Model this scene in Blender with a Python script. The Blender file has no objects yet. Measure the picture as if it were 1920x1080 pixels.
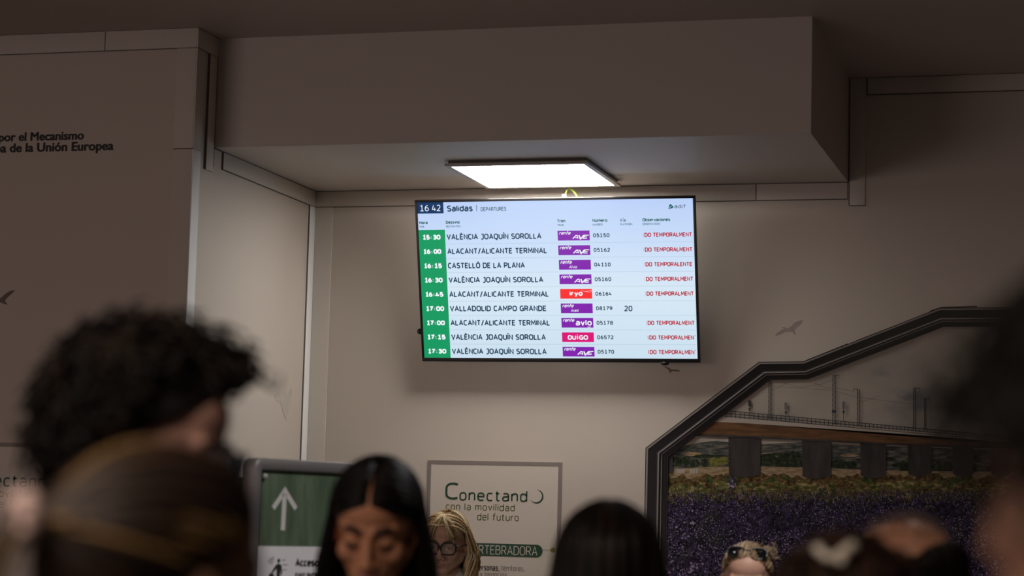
import bpy, bmesh, math, random
import numpy as np
from mathutils import Vector, Matrix, Euler

random.seed(7)
np.random.seed(7)
SC = bpy.context.scene
COL = SC.collection
PI = math.pi

# ------------------------------------------------------------------ camera
CAM = np.array([3.5122, -9.1112, 1.6])
FPX = 4061.0
YAW, PITCH, ROLL = -0.2753, 0.1075, 0.0258
CF = np.array([math.sin(YAW) * math.cos(PITCH), math.cos(YAW) * math.cos(PITCH), math.sin(PITCH)])
CR = np.cross(CF, [0, 0, 1]); CR /= np.linalg.norm(CR)
CU = np.cross(CR, CF)
CR, CU = CR * math.cos(ROLL) + CU * math.sin(ROLL), CU * math.cos(ROLL) - CR * math.sin(ROLL)
cd = bpy.data.cameras.new('camera')
cam = bpy.data.objects.new('camera', cd)
COL.objects.link(cam)
cam.matrix_world = Matrix(((CR[0], CU[0], -CF[0], CAM[0]), (CR[1], CU[1], -CF[1], CAM[1]),
                           (CR[2], CU[2], -CF[2], CAM[2]), (0, 0, 0, 1)))
cd.sensor_fit = 'HORIZONTAL'; cd.sensor_width = 36.0
cd.lens = FPX / 1920 * 36
cd.clip_start = 0.05; cd.clip_end = 200
cd.dof.use_dof = True
cd.dof.focus_distance = 9.28
cd.dof.aperture_fstop = 2.6
SC.camera = cam

# ------------------------------------------------------------------ exposure, world, lights
SC.view_settings.view_transform = 'Standard'
SC.view_settings.look = 'None'
SC.view_settings.gamma = 1.0
SC.view_settings.exposure = 0.0
SC.view_settings.use_curve_mapping = False
world = bpy.data.worlds.new('world'); SC.world = world
world.use_nodes = True
bg = world.node_tree.nodes['Background']
bg.inputs[0].default_value = (1.0, 0.80, 0.66, 1)
bg.inputs[1].default_value = 0.010


def area(name, loc, target, sx, sy, power, col, spread=180):
    l = bpy.data.lights.new(name, 'AREA'); l.shape = 'RECTANGLE'
    l.size = sx; l.size_y = sy; l.energy = power; l.color = col
    l.spread = math.radians(spread)
    o = bpy.data.objects.new(name, l); COL.objects.link(o)
    o.location = loc
    o.rotation_euler = (Vector(target) - Vector(loc)).to_track_quat('-Z', 'Y').to_euler()
    return o


# broad unseen fill added behind the camera on the left, for the ambient level
area('hall_fill', (-4.0, -12.0, 1.6), (-0.3, -1.4, 1.2), 5.5, 2.2, 42, (1.0, 0.78, 0.73), 110)
# overhead fill added out of view to brighten the sheet of the sign stand
area('sign_fill', (3.0, -3.5, 3.44), (2.4, -3.3, 0), 0.5, 0.5, 30, (0.97, 0.95, 0.95), 104)
# unseen fill added above the queue to bring light onto the faces
area('face_fill', (1.9, -8.5, 3.40), (1.9, -8.5, 0), 1.8, 0.6, 64, (1.0, 0.78, 0.62))
LAMP_STRENGTH = 22.5

# ------------------------------------------------------------------ picture ray helpers (used for things printed on real planes)


def ray(x, y):
    return CF + CR * ((x - 960) / FPX) - CU * ((y - 540) / FPX)


def on_plane(x, y, o, n):
    d = ray(x, y); t = ((np.array(o) - CAM) @ np.array(n)) / (d @ np.array(n))
    return CAM + d * t


# ------------------------------------------------------------------ materials
def lin(c):
    return tuple(((v / 255) / 12.92 if v / 255 <= 0.04045 else ((v / 255 + 0.055) / 1.055) ** 2.4) for v in c)


MATS = {}


def mat(name, col, rough=0.6, metal=0.0, var=0.06, scale=30.0, bump=0.0, spec=0.5, coat=0.0):
    """Principled with a gentle procedural colour variation and optional bump."""
    if name in MATS:
        return MATS[name]
    m = bpy.data.materials.new(name); m.use_nodes = True
    nt = m.node_tree; p = nt.nodes['Principled BSDF']
    tc = nt.nodes.new('ShaderNodeTexCoord')
    no = nt.nodes.new('ShaderNodeTexNoise'); no.inputs['Scale'].default_value = scale
    no.inputs['Detail'].default_value = 3
    nt.links.new(tc.outputs['Object'], no.inputs['Vector'])
    mx = nt.nodes.new('ShaderNodeMix'); mx.data_type = 'RGBA'
    mx.inputs[6].default_value = tuple(max(0, c * (1 - var)) for c in col[:3]) + (1,)
    mx.inputs[7].default_value = tuple(min(1, c * (1 + var)) for c in col[:3]) + (1,)
    nt.links.new(no.outputs['Fac'], mx.inputs[0])
    nt.links.new(mx.outputs[2], p.inputs['Base Color'])
    p.inputs['Roughness'].default_value = rough
    p.inputs['Metallic'].default_value = metal
    p.inputs['Specular IOR Level'].default_value = spec
    p.inputs['Coat Weight'].default_value = coat
    if bump:
        b = nt.nodes.new('ShaderNodeBump'); b.inputs['Strength'].default_value = bump
        b.inputs['Distance'].default_value = 0.002
        nt.links.new(no.outputs['Fac'], b.inputs['Height'])
        nt.links.new(b.outputs['Normal'], p.inputs['Normal'])
    MATS[name] = m
    return m


def emit(name, col, strength=1.0):
    if name in MATS:
        return MATS[name]
    m = bpy.data.materials.new(name); m.use_nodes = True
    nt = m.node_tree; p = nt.nodes['Principled BSDF']
    p.inputs['Base Color'].default_value = (0.01, 0.01, 0.01, 1)
    p.inputs['Roughness'].default_value = 0.35
    p.inputs['Specular IOR Level'].default_value = 0.2
    p.inputs['Emission Color'].default_value = (*col, 1)
    p.inputs['Emission Strength'].default_value = strength
    MATS[name] = m
    return m


def ramp_mat(name, stops, scale, kind='noise', detail=6, rough=0.7, stretch=(1, 1, 1), distort=0.0, axis=None):
    """Printed texture: a colour ramp driven by a noise, voronoi or gradient (object space of the print)."""
    m = bpy.data.materials.new(name); m.use_nodes = True
    nt = m.node_tree; p = nt.nodes['Principled BSDF']; p.inputs['Roughness'].default_value = rough
    p.inputs['Specular IOR Level'].default_value = 0.15
    tc = nt.nodes.new('ShaderNodeTexCoord'); mp = nt.nodes.new('ShaderNodeMapping')
    mp.inputs['Scale'].default_value = stretch
    nt.links.new(tc.outputs['Object'], mp.inputs['Vector'])
    if kind == 'noise':
        t = nt.nodes.new('ShaderNodeTexNoise'); t.inputs['Detail'].default_value = detail
        t.inputs['Scale'].default_value = scale; t.inputs['Distortion'].default_value = distort
        out = t.outputs['Fac']
    else:
        t = nt.nodes.new('ShaderNodeTexVoronoi'); t.inputs['Scale'].default_value = scale
        out = t.outputs['Distance']
    nt.links.new(mp.outputs['Vector'], t.inputs['Vector'])
    r = nt.nodes.new('ShaderNodeValToRGB')
    e = r.color_ramp.elements
    while len(e) < len(stops):
        e.new(0.5)
    for k, (pos, c) in enumerate(stops):
        e[k].position = pos; e[k].color = (*c, 1)
    nt.links.new(out, r.inputs['Fac'])
    nt.links.new(r.outputs['Color'], p.inputs['Base Color'])
    MATS[name] = m
    return m


def wall_mat(name, col, joints=False):
    m = mat(name, col, rough=0.55, var=0.025, scale=3.0, spec=0.3)
    return m


WALL = wall_mat('wall_panel_cream', (0.60, 0.535, 0.475))
TRIM = wall_mat('cover_strip_white', (0.63, 0.575, 0.52))
STRIPW = wall_mat('cover_strip_bright', (0.84, 0.85, 0.86))
CEIL = wall_mat('ceiling_paint', (0.50, 0.42, 0.37))
BULK = wall_mat('bulkhead_paint', (0.62, 0.56, 0.52))
FLOOR = mat('floor_terrazzo', (0.13, 0.115, 0.105), rough=0.35, var=0.25, scale=90)


# ------------------------------------------------------------------ mesh builder
class MB:
    def __init__(s):
        s.v = []; s.f = []; s.m = []; s.n = 0

    def add(s, verts, faces, mi=0):
        s.v.append(np.asarray(verts, float).reshape(-1, 3))
        s.f += [tuple(i + s.n for i in f) for f in faces]
        s.m += [mi] * len(faces)
        s.n += len(s.v[-1])

    def box(s, lo, hi, mi=0, M=None):
        x0, y0, z0 = lo; x1, y1, z1 = hi
        v = np.array([(x, y, z) for z in (z0, z1) for y in (y0, y1) for x in (x0, x1)], float)
        if M is not None:
            v = np.array([M @ Vector(p) for p in v])
        s.add(v, [(0, 2, 3, 1), (4, 5, 7, 6), (0, 1, 5, 4), (2, 6, 7, 3), (0, 4, 6, 2), (1, 3, 7, 5)], mi)

    def ell(s, c, r, rot=None, mi=0, nu=20, nv=12):
        th = np.linspace(0, PI, nv + 1)[1:-1]; ph = np.linspace(0, 2 * PI, nu, endpoint=False)
        v = [(0, 0, 1)] + [(math.sin(t) * math.cos(p), math.sin(t) * math.sin(p), math.cos(t)) for t in th for p in ph] + [(0, 0, -1)]
        v = np.array(v) * np.array(r)
        if rot is not None:
            R = np.array(Euler(rot).to_matrix()); v = v @ R.T
        v = v + np.array(c)
        f = []
        for j in range(nu):
            f.append((0, 1 + j, 1 + (j + 1) % nu))
        for i in range(nv - 2):
            for j in range(nu):
                a = 1 + i * nu + j; b = 1 + i * nu + (j + 1) % nu
                f.append((a, a + nu, b + nu, b))
        L = len(v) - 1; o = 1 + (nv - 2) * nu
        for j in range(nu):
            f.append((L, o + (j + 1) % nu, o + j))
        s.add(v, f, mi)

    def tube(s, path, rad, seg=6, mi=0, closed=False):
        P = np.asarray(path, float); n = len(P)
        rad = np.broadcast_to(np.asarray(rad, float), (n,))
        if closed:
            T = np.roll(P, -1, 0) - np.roll(P, 1, 0)
        else:
            T = np.gradient(P, axis=0)
        T /= np.linalg.norm(T, axis=1, keepdims=True) + 1e-12
        a = np.array([0.31, 0.22, 0.92]); 
        if abs(T[0] @ a) > 0.9:
            a = np.array([0.9, 0.3, 0.1])
        N = np.zeros_like(P)
        x = a - T[0] * (a @ T[0]); x /= np.linalg.norm(x)
        for i in range(n):
            x = x - T[i] * (x @ T[i]); x /= np.linalg.norm(x) + 1e-12; N[i] = x
        B = np.cross(T, N)
        ang = np.linspace(0, 2 * PI, seg, endpoint=False)
        V = (P[:, None, :] + rad[:, None, None] * (np.cos(ang)[None, :, None] * N[:, None, :] + np.sin(ang)[None, :, None] * B[:, None, :])).reshape(-1, 3)
        f = []
        for i in range(n if closed else n - 1):
            i2 = (i + 1) % n
            for j in range(seg):
                j2 = (j + 1) % seg
                f.append((i * seg + j, i * seg + j2, i2 * seg + j2, i2 * seg + j))
        if not closed:
            f.append(tuple(range(seg))[::-1]); f.append(tuple((n - 1) * seg + j for j in range(seg)))
        s.add(V, f, mi)

    def cap(s, p0, p1, r0, r1, seg=14, mi=0):
        """tapered capsule"""
        p0 = np.array(p0, float); p1 = np.array(p1, float)
        d = p1 - p0; L = np.linalg.norm(d); d = d / (L + 1e-12)
        pts = []; rr = []
        for a in np.linspace(PI / 2 * 0.98, 0, 5):
            pts.append(p0 - d * r0 * math.sin(a)); rr.append(r0 * math.cos(a))
        for a in np.linspace(0, PI / 2 * 0.98, 5):
            pts.append(p1 + d * r1 * math.sin(a)); rr.append(r1 * math.cos(a))
        s.tube(pts, rr, seg, mi)

    def ngon(s, pts, mi=0):
        s.add(pts, [tuple(range(len(pts)))], mi)

    def xform(s, fn):
        s.v = [fn(v) for v in s.v]

    def build(s, name, mats, parent=None, smooth=True, bevel=0.0, remesh=0.0, relax=0, origin=None):
        me = bpy.data.meshes.new(name)
        V = np.concatenate(s.v) if s.v else np.zeros((0, 3))
        if origin is not None:
            V = V - np.array(origin)
        me.from_pydata(V.tolist(), [], s.f)
        if not isinstance(mats, (list, tuple)):
            mats = [mats]
        for m in mats:
            me.materials.append(m)
        if len(mats) > 1:
            me.polygons.foreach_set('material_index', s.m)
        if bevel:
            bm = bmesh.new(); bm.from_mesh(me)
            bmesh.ops.bevel(bm, geom=list(bm.edges), offset=bevel, segments=2, affect='EDGES', profile=0.6)
            bm.to_mesh(me); bm.free()
        me.validate(); me.update()
        o = bpy.data.objects.new(name, me); COL.objects.link(o)
        if remesh:
            r = o.modifiers.new('r', 'REMESH'); r.mode = 'VOXEL'; r.voxel_size = remesh; r.use_smooth_shade = True
            if relax:
                sm = o.modifiers.new('s', 'SMOOTH'); sm.iterations = relax; sm.factor = 0.5
            dg = bpy.context.evaluated_depsgraph_get()
            new = bpy.data.meshes.new_from_object(o.evaluated_get(dg))
            o.modifiers.clear()
            o.data = new; bpy.data.meshes.remove(me); me = new; me.name = name
        if smooth and len(me.polygons):
            me.polygons.foreach_set('use_smooth', [True] * len(me.polygons))
            if bevel:
                me.set_sharp_from_angle(angle=math.radians(50))
        if origin is not None:
            o.location = origin
        if parent is not None:
            o.parent = parent
        return o


def tag(o, label=None, cat=None, group=None, kind=None):
    if label: o['label'] = label
    if cat: o['category'] = cat
    if group: o['group'] = group
    if kind: o['kind'] = kind
    return o


def empty(name, loc=(0, 0, 0), rotz=0.0):
    o = bpy.data.objects.new(name, None); COL.objects.link(o)
    o.empty_display_size = 0.05
    o.location = loc; o.rotation_euler = (0, 0, rotz)
    return o


# ------------------------------------------------------------------ stroke lettering
G = {
 'A': (.6, 'M0 0L.3 1L.6 0M.1 .32L.5 .32'), 'B': (.55, 'M0 .53L0 1L.28 1Q.5 1 .5 .76Q.5 .53 .28 .53L0 .53L0 0L.28 0Q.55 0 .55 .27Q.55 .53 .28 .53'),
 'C': (.5, 'M.5 .93Q.42 1 .3 1Q0 1 0 .65L0 .35Q0 0 .3 0Q.42 0 .5 .07'), 'D': (.56, 'M0 0L0 1L.2 1Q.56 1 .56 .62L.56 .38Q.56 0 .2 0Z'),
 'E': (.46, 'M.46 1L0 1L0 0L.46 0M0 .52L.4 .52'), 'F': (.44, 'M.44 1L0 1L0 0M0 .5L.38 .5'),
 'G': (.54, 'M.52 .93Q.44 1 .31 1Q0 1 0 .65L0 .35Q0 0 .31 0Q.45 0 .54 .07L.54 .48L.32 .48'), 'H': (.54, 'M0 0L0 1M.54 0L.54 1M0 .52L.54 .52'),
 'I': (.0, 'M0 0L0 1'), 'J': (.36, 'M.06 1L.36 1L.36 .2Q.36 -.06 .1 -.06L0 -.06'), 'L': (.42, 'M0 1L0 0L.42 0'), 'M': (.68, 'M0 0L.04 1L.34 .3L.64 1L.68 0'),
 'N': (.52, 'M0 0L0 1L.52 0L.52 1'), 'O': (.6, 'M0 .36Q0 0 .3 0Q.6 0 .6 .36L.6 .64Q.6 1 .3 1Q0 1 0 .64Z'),
 'P': (.5, 'M0 0L0 1L.26 1Q.5 1 .5 .72Q.5 .43 .26 .43L0 .43'), 'Q': (.6, 'M.3 0Q0 0 0 .36L0 .64Q0 1 .3 1Q.6 1 .6 .64L.6 .36Q.6 0 .3 0Q.34 -.2 .54 -.2'),
 'R': (.52, 'M0 0L0 1L.26 1Q.5 1 .5 .73Q.5 .47 .26 .47L0 .47M.27 .47L.52 0'), 'S': (.49, 'M.46 .92Q.38 1 .26 1Q.02 1 .02 .76Q.02 .58 .25 .52Q.49 .45 .49 .25Q.49 0 .24 0Q.1 0 0 .09'),
 'T': (.54, 'M0 1L.54 1M.27 1L.27 0'), 'U': (.54, 'M0 1L0 .3Q0 0 .27 0Q.54 0 .54 .3L.54 1'), 'V': (.58, 'M0 1L.29 0L.58 1'), 'X': (.5, 'M0 0L.5 1M0 1L.5 0'),
 'Y': (.54, 'M0 1L.27 .45L.54 1M.27 .45L.27 0'), 'Z': (.48, 'M0 1L.48 1L0 0L.48 0'), '/': (.36, 'M0 -.12L.36 1.08'), '|': (0, 'M0 -.1L0 1.1'),
 '0': (.5, 'M0 .36Q0 0 .25 0Q.5 0 .5 .36L.5 .64Q.5 1 .25 1Q0 1 0 .64Z'), '1': (.5, 'M.04 .84L.27 1L.27 0M.02 0L.5 0'),
 '2': (.5, 'M.02 .88Q.1 1 .25 1Q.47 1 .47 .74Q.47 .56 .28 .35L.0 0L.5 0'), '3': (.48, 'M.02 .92Q.1 1 .24 1Q.46 1 .46 .77Q.46 .54 .2 .54Q.48 .54 .48 .27Q.48 0 .22 0Q.08 0 0 .08'),
 '4': (.52, 'M.2 1L0 .24L.52 .24M.38 .55L.38 0'), '5': (.48, 'M.44 1L.07 1L.05 .54Q.12 .6 .23 .6Q.48 .6 .48 .31Q.48 0 .21 0Q.08 0 0 .07'),
 '6': (.5, 'M.42 .98Q.02 .9 .01 .34Q.01 0 .26 0Q.5 0 .5 .3Q.5 .58 .27 .58Q.07 .58 .01 .36'), '7': (.48, 'M0 1L.48 1L.15 0'),
 '8': (.5, 'M.25 .53Q.04 .58 .04 .77Q.04 1 .25 1Q.46 1 .46 .77Q.46 .58 .25 .53Q0 .47 0 .25Q0 0 .25 0Q.5 0 .5 .25Q.5 .47 .25 .53'),
 '9': (.5, 'M.08 .02Q.48 .1 .49 .66Q.49 1 .24 1Q0 1 0 .7Q0 .42 .23 .42Q.43 .42 .49 .64'), ':': (.04, 'M.02 .1L.02 .2M.02 .55L.02 .65'), '.': (.02, 'M.01 0L.01 .08'), ',': (.04, 'M.04 .05L0 -.14'),
 'a': (.44, 'M.04 .68Q.1 .74 .22 .74Q.44 .74 .44 .52L.44 0M.44 .42L.2 .42Q0 .42 0 .21Q0 0 .19 0Q.36 0 .44 .16'),
 'b': (.46, 'M0 1.03L0 0M0 .5Q.06 .74 .25 .74Q.46 .74 .46 .46L.46 .28Q.46 0 .25 0Q.06 0 0 .2'), 'c': (.4, 'M.4 .68Q.34 .74 .24 .74Q0 .74 0 .46L0 .28Q0 0 .24 0Q.34 0 .4 .06'),
 'd': (.46, 'M.46 1.03L.46 0M.46 .5Q.4 .74 .21 .74Q0 .74 0 .46L0 .28Q0 0 .21 0Q.4 0 .46 .2'), 'e': (.46, 'M0 .4L.46 .4L.46 .48Q.46 .74 .23 .74Q0 .74 0 .46L0 .28Q0 0 .25 0Q.36 0 .43 .06'),
 'f': (.32, 'M.32 1.03L.28 1.03Q.12 1.03 .12 .84L.12 0M0 .7L.3 .7'), 'g': (.46, 'M.46 .74L.46 -.06Q.46 -.28 .23 -.28Q.1 -.28 .03 -.22M.46 .5Q.4 .74 .21 .74Q0 .74 0 .46L0 .28Q0 0 .21 0Q.4 0 .46 .2'),
 'i': (0, 'M0 0L0 .74M0 .93L0 1.03'), 'j': (.12, 'M.12 .74L.12 -.1Q.12 -.28 0 -.26M.12 .93L.12 1.03'), 'l': (.02, 'M.0 1.03L0 0'), 'm': (.72, 'M0 .74L0 0M0 .5Q.06 .74 .2 .74Q.36 .74 .36 .52L.36 0M.36 .5Q.42 .74 .56 .74Q.72 .74 .72 .52L.72 0'),
 'n': (.43, 'M0 .74L0 0M0 .5Q.06 .74 .24 .74Q.43 .74 .43 .52L.43 0'), 'o': (.46, 'M0 .28Q0 0 .23 0Q.46 0 .46 .28L.46 .46Q.46 .74 .23 .74Q0 .74 0 .46Z'),
 'p': (.46, 'M0 .74L0 -.28M0 .5Q.06 .74 .25 .74Q.46 .74 .46 .46L.46 .28Q.46 0 .25 0Q.06 0 0 .2'), 'r': (.28, 'M0 .74L0 0M0 .46Q.04 .74 .28 .74'),
 's': (.38, 'M.36 .68Q.3 .74 .19 .74Q.02 .74 .02 .56Q.02 .42 .19 .38Q.38 .34 .38 .18Q.38 0 .18 0Q.06 0 0 .07'), 't': (.3, 'M.1 .95L.1 .18Q.1 0 .26 0L.3 0M0 .72L.28 .72'),
 'u': (.43, 'M.43 .74L.43 0M.43 .24Q.37 0 .19 0Q0 0 0 .22L0 .74'), 'v': (.44, 'M0 .74L.22 0L.44 .74'), 'y': (.44, 'M0 .74L.22 .02M.44 .74L.19 -.2Q.16 -.28 .04 -.28'),
 'z': (.38, 'M0 .74L.38 .74L0 0L.38 0'), ' ': (.16, ''), '-': (.3, 'M0 .4L.3 .4'),
}
ACC = {'È': ('E', 'M.12 1.34L.28 1.14'), 'Í': ('I', 'M-.05 1.14L.1 1.34'), 'Ó': ('O', 'M.26 1.14L.42 1.34'), 'ó': ('o', 'M.18 .88L.32 1.06'),
       'ú': ('u', 'M.16 .88L.3 1.06'), 'á': ('a', 'M.16 .88L.3 1.06')}


def parse(path):
    out = []; cur = None; i = 0
    import re
    for cmd, args in re.findall(r'([MLQZ])([^MLQZ]*)', path):
        a = [float(x) for x in args.split()]
        if cmd == 'M':
            cur = [(a[0], a[1])]; out.append([cur, False])
        elif cmd == 'L':
            cur.append((a[0], a[1]))
        elif cmd == 'Q':
            p0 = cur[-1]
            for t in np.linspace(0, 1, 7)[1:]:
                cur.append(((1 - t) ** 2 * p0[0] + 2 * t * (1 - t) * a[0] + t * t * a[2], (1 - t) ** 2 * p0[1] + 2 * t * (1 - t) * a[1] + t * t * a[3]))
        else:
            out[-1][1] = True
    return out


GP = {}
for k_, (w_, p_) in G.items():
    GP[k_] = (w_, parse(p_))
for k_, (b_, p_) in ACC.items():
    GP[k_] = (GP[b_][0], GP[b_][1] + parse(p_))
GP['Í'] = (0.0, GP['I'][1] + parse(ACC['Í'][1]))
parse_I = parse('M.18 0L.18 .74M.02 .72L.18 .72M0 0L.36 0M.18 .93L.18 1.03')


def skeleton(text, sp=0.24):
    x = 0.0; out = []
    for ch in text:
        w, st = GP[ch]
        for pts, cl in st:
            out.append(([(px + x, py) for px, py in pts], cl))
        x += w + sp
    return out, x - sp


def stroke(mb, pts, w, frame, mi, off, closed=False):
    """flat ribbon of width w along a polyline in the plane frame (o, ux, uz, n)"""
    P = [np.array(pts[0], float)]
    for p in pts[1:]:
        if np.hypot(*(np.array(p) - P[-1])) > 1e-6:
            P.append(np.array(p, float))
    if closed and np.hypot(*(P[0] - P[-1])) < 1e-6:
        P.pop()
    n = len(P)
    if n < 2:
        return
    o, ux, uz, nn = frame
    h = w / 2
    seg = [(P[(i + 1) % n] - P[i]) for i in range(n if closed else n - 1)]
    seg = [d / np.hypot(*d) for d in seg]
    nor = [np.array((-d[1], d[0])) for d in seg]
    Lp, Rp = [], []
    for i in range(n):
        if closed:
            a, b = nor[i - 1], nor[i]
        else:
            a = nor[max(i - 1, 0)]; b = nor[min(i, n - 2)]
        m = a + b; L = np.hypot(*m)
        m = b if L < 1e-6 else m / L
        k = min(1 / max(m @ b, 0.3), 2.2)
        e = np.zeros(2)
        Lp.append(P[i] + m * h * k + e); Rp.append(P[i] - m * h * k + e)
    V = []
    for q in Lp + Rp:
        V.append(o + ux * q[0] + uz * q[1] + nn * off)
    F = [(i, n + i, n + (i + 1) % n, (i + 1) % n) for i in range(n if closed else n - 1)]
    mb.add(V, F, mi)


def text(mb, s, u0, u1, base, cap, wt, frame, mi, off=0.0006, slant=0.0, sp=0.24, clip=None):
    """lettering whose ink runs u0..u1 with the given baseline and cap height (all in metres on the plane)"""
    sk, W = skeleton(s, sp)
    sx = (u1 - u0 - wt) / W if W > 1e-6 else 1
    for pts, cl in sk:
        q = [(u0 + wt / 2 + x * sx + slant * (y * cap), base + wt / 2 + y * (cap - wt)) for x, y in pts]
        stroke(mb, q, wt, frame, mi, off, cl)


def font_text(mb, s, u0, u1, base, cap, frame, mi, off, bold=0.040):
    """bold lettering from Blender's built-in face, fitted to the ink box"""
    c = bpy.data.curves.new('lettering', 'FONT'); c.body = s; c.size = 1.0; c.resolution_u = 4
    o = bpy.data.objects.new('lettering', c); COL.objects.link(o)
    me = bpy.data.meshes.new_from_object(o.evaluated_get(bpy.context.evaluated_depsgraph_get()))
    V = np.zeros(len(me.vertices) * 3); me.vertices.foreach_get('co', V); V = V.reshape(-1, 3)
    F = [tuple(p.vertices) for p in me.polygons]
    bpy.data.objects.remove(o); bpy.data.curves.remove(c); bpy.data.meshes.remove(me)
    k = (u1 - u0) / (V[:, 0].max() - V[:, 0].min())
    o_, ux, uz, n = frame
    x = u0 + (V[:, 0] - V[:, 0].min()) * k; y = base + V[:, 1] * (cap / 0.72)
    w = bold * k
    for q, (dx, dy) in enumerate(((0, 0), (w, 0), (-w, 0), (0, w * .7), (0, -w * .7), (w * .7, w * .5), (-w * .7, w * .5), (w * .7, -w * .5), (-w * .7, -w * .5))):
        mb.add([o_ + ux * (a + dx) + uz * (b_ + dy) + n * (off + q * 0.00002) for a, b_ in zip(x, y)], F, mi)


def rect(mb, u0, v0, u1, v1, frame, mi, off):
    o, ux, uz, n = frame
    mb.ngon([o + ux * u + uz * v + n * off for u, v in ((u0, v0), (u1, v0), (u1, v1), (u0, v1))], mi)


def poly(mb, pts, frame, mi, off):
    o, ux, uz, n = frame
    mb.ngon([o + ux * u + uz * v + n * off for u, v in pts], mi)


def disc(mb, c, r, frame, mi, off, k=20, ry=None):
    ry = ry or r
    poly(mb, [(c[0] + r * math.cos(a), c[1] + ry * math.sin(a)) for a in np.linspace(0, 2 * PI, k, endpoint=False)], frame, mi, off)


# ================================================================== THE ROOM
XS, DB, EB, ZS, ZC = 2.4057, 1.1525, 0.1999, 3.0667, 3.5126
YF = -DB - EB                       # face of the front-left wall


def struct(name, lo, hi, m, bevel=0.0):
    b = MB(); b.box(lo, hi)
    o = b.build(name, m, smooth=bool(bevel), bevel=bevel)
    o['kind'] = 'structure'
    return o


struct('floor', (-6, -18, -0.1), (9, 0.2, 0), FLOOR)
struct('ceiling', (-6, -18, ZC), (9, 0.2, ZC + 0.1), CEIL)
struct('wall_back', (0, 0, 0), (9, 0.2, ZC), WALL)
struct('wall_left', (-6, YF, 0), (0, 0.2, ZC), WALL)
struct('wall_right', (9, -18, 0), (9.2, 0.2, ZC), WALL)
struct('wall_side', (-6.2, -18, 0), (-6, 0.2, ZC), WALL)
struct('ceiling_bulkhead', (0.0005, -DB, ZS), (XS, 0, ZC), BULK)

TN = 0
T_ = 0.006


def trim(lo, hi, m=TRIM):
    global TN
    TN += 1
    return struct('trim_%d' % TN, lo, hi, m, bevel=0.0015)


zt = ZS - 0.072
trim((0.001, -T_, zt), (2.012, -0.0002, ZS - 0.001))
trim((2.016, -T_, zt), (2.403, -0.0002, ZS - 0.001))
trim((0.0002, -1.06, zt), (T_, -0.0065, ZS - 0.001))
trim((0.0002, -0.072, 0), (T_, -0.001, zt - 0.001), STRIPW)
trim((0.0065, -T_, 0), (0.090, -0.0002, zt - 0.001))
trim((2.412, -T_, 2.966), (2.478, -0.0002, ZC - 0.002))
trim((2.486, -T_ - 0.004, 3.440), (8.9, -0.0002, ZC - 0.002))
trim((-5.9, YF - T_, 3.433), (-0.399, YF - 0.0002, ZC - 0.002))
trim((-0.396, YF - T_, 3.433), (0.001, YF - 0.0002, ZC - 0.002))
trim((-0.082, YF - T_, 3.029), (0.001, YF - 0.0002, 3.431))
trim((-0.082, YF - T_, 0), (0.001, YF - 0.0002, 3.026))
trim((0.0012, YF - T_, 3.433), (T_ + 0.001, -DB - 0.002, ZC - 0.002))
trim((0.0012, YF - T_, 3.029), (T_ + 0.001, YF + 0.065, 3.431))
trim((0.0012, YF - T_, 0), (T_ + 0.001, YF + 0.065, 3.026), STRIPW)
trim((0.0004, YF + 0.115, 2.965), (T_ + 0.003, -DB - 0.014, 3.431))

# dark strips standing in for the shadow gaps between the panels and their cover strips
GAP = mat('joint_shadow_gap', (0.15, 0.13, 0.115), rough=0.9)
J_ = T_ + 0.0008


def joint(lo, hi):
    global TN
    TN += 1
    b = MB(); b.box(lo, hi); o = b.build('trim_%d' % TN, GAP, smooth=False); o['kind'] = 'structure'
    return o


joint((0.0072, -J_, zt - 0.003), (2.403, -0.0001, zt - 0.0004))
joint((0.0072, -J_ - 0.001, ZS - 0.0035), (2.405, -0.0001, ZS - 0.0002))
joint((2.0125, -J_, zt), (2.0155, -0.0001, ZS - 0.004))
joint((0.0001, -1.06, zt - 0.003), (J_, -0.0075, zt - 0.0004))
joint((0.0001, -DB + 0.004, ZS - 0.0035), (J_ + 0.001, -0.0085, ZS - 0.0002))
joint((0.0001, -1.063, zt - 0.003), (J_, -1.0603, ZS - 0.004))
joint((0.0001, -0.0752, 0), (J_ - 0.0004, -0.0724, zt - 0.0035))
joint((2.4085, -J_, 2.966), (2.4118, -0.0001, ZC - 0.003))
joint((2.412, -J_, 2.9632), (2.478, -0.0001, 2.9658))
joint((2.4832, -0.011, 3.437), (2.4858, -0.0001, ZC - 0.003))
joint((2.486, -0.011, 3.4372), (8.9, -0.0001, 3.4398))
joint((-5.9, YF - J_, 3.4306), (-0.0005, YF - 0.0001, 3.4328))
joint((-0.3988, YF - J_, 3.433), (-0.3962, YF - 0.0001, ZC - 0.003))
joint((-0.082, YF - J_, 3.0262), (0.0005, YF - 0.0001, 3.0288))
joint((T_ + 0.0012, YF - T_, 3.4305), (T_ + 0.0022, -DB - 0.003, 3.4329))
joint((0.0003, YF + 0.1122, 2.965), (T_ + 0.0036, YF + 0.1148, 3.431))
joint((0.0003, -DB - 0.0138, 2.985), (T_ + 0.0036, -DB - 0.0112, 3.431))

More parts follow.
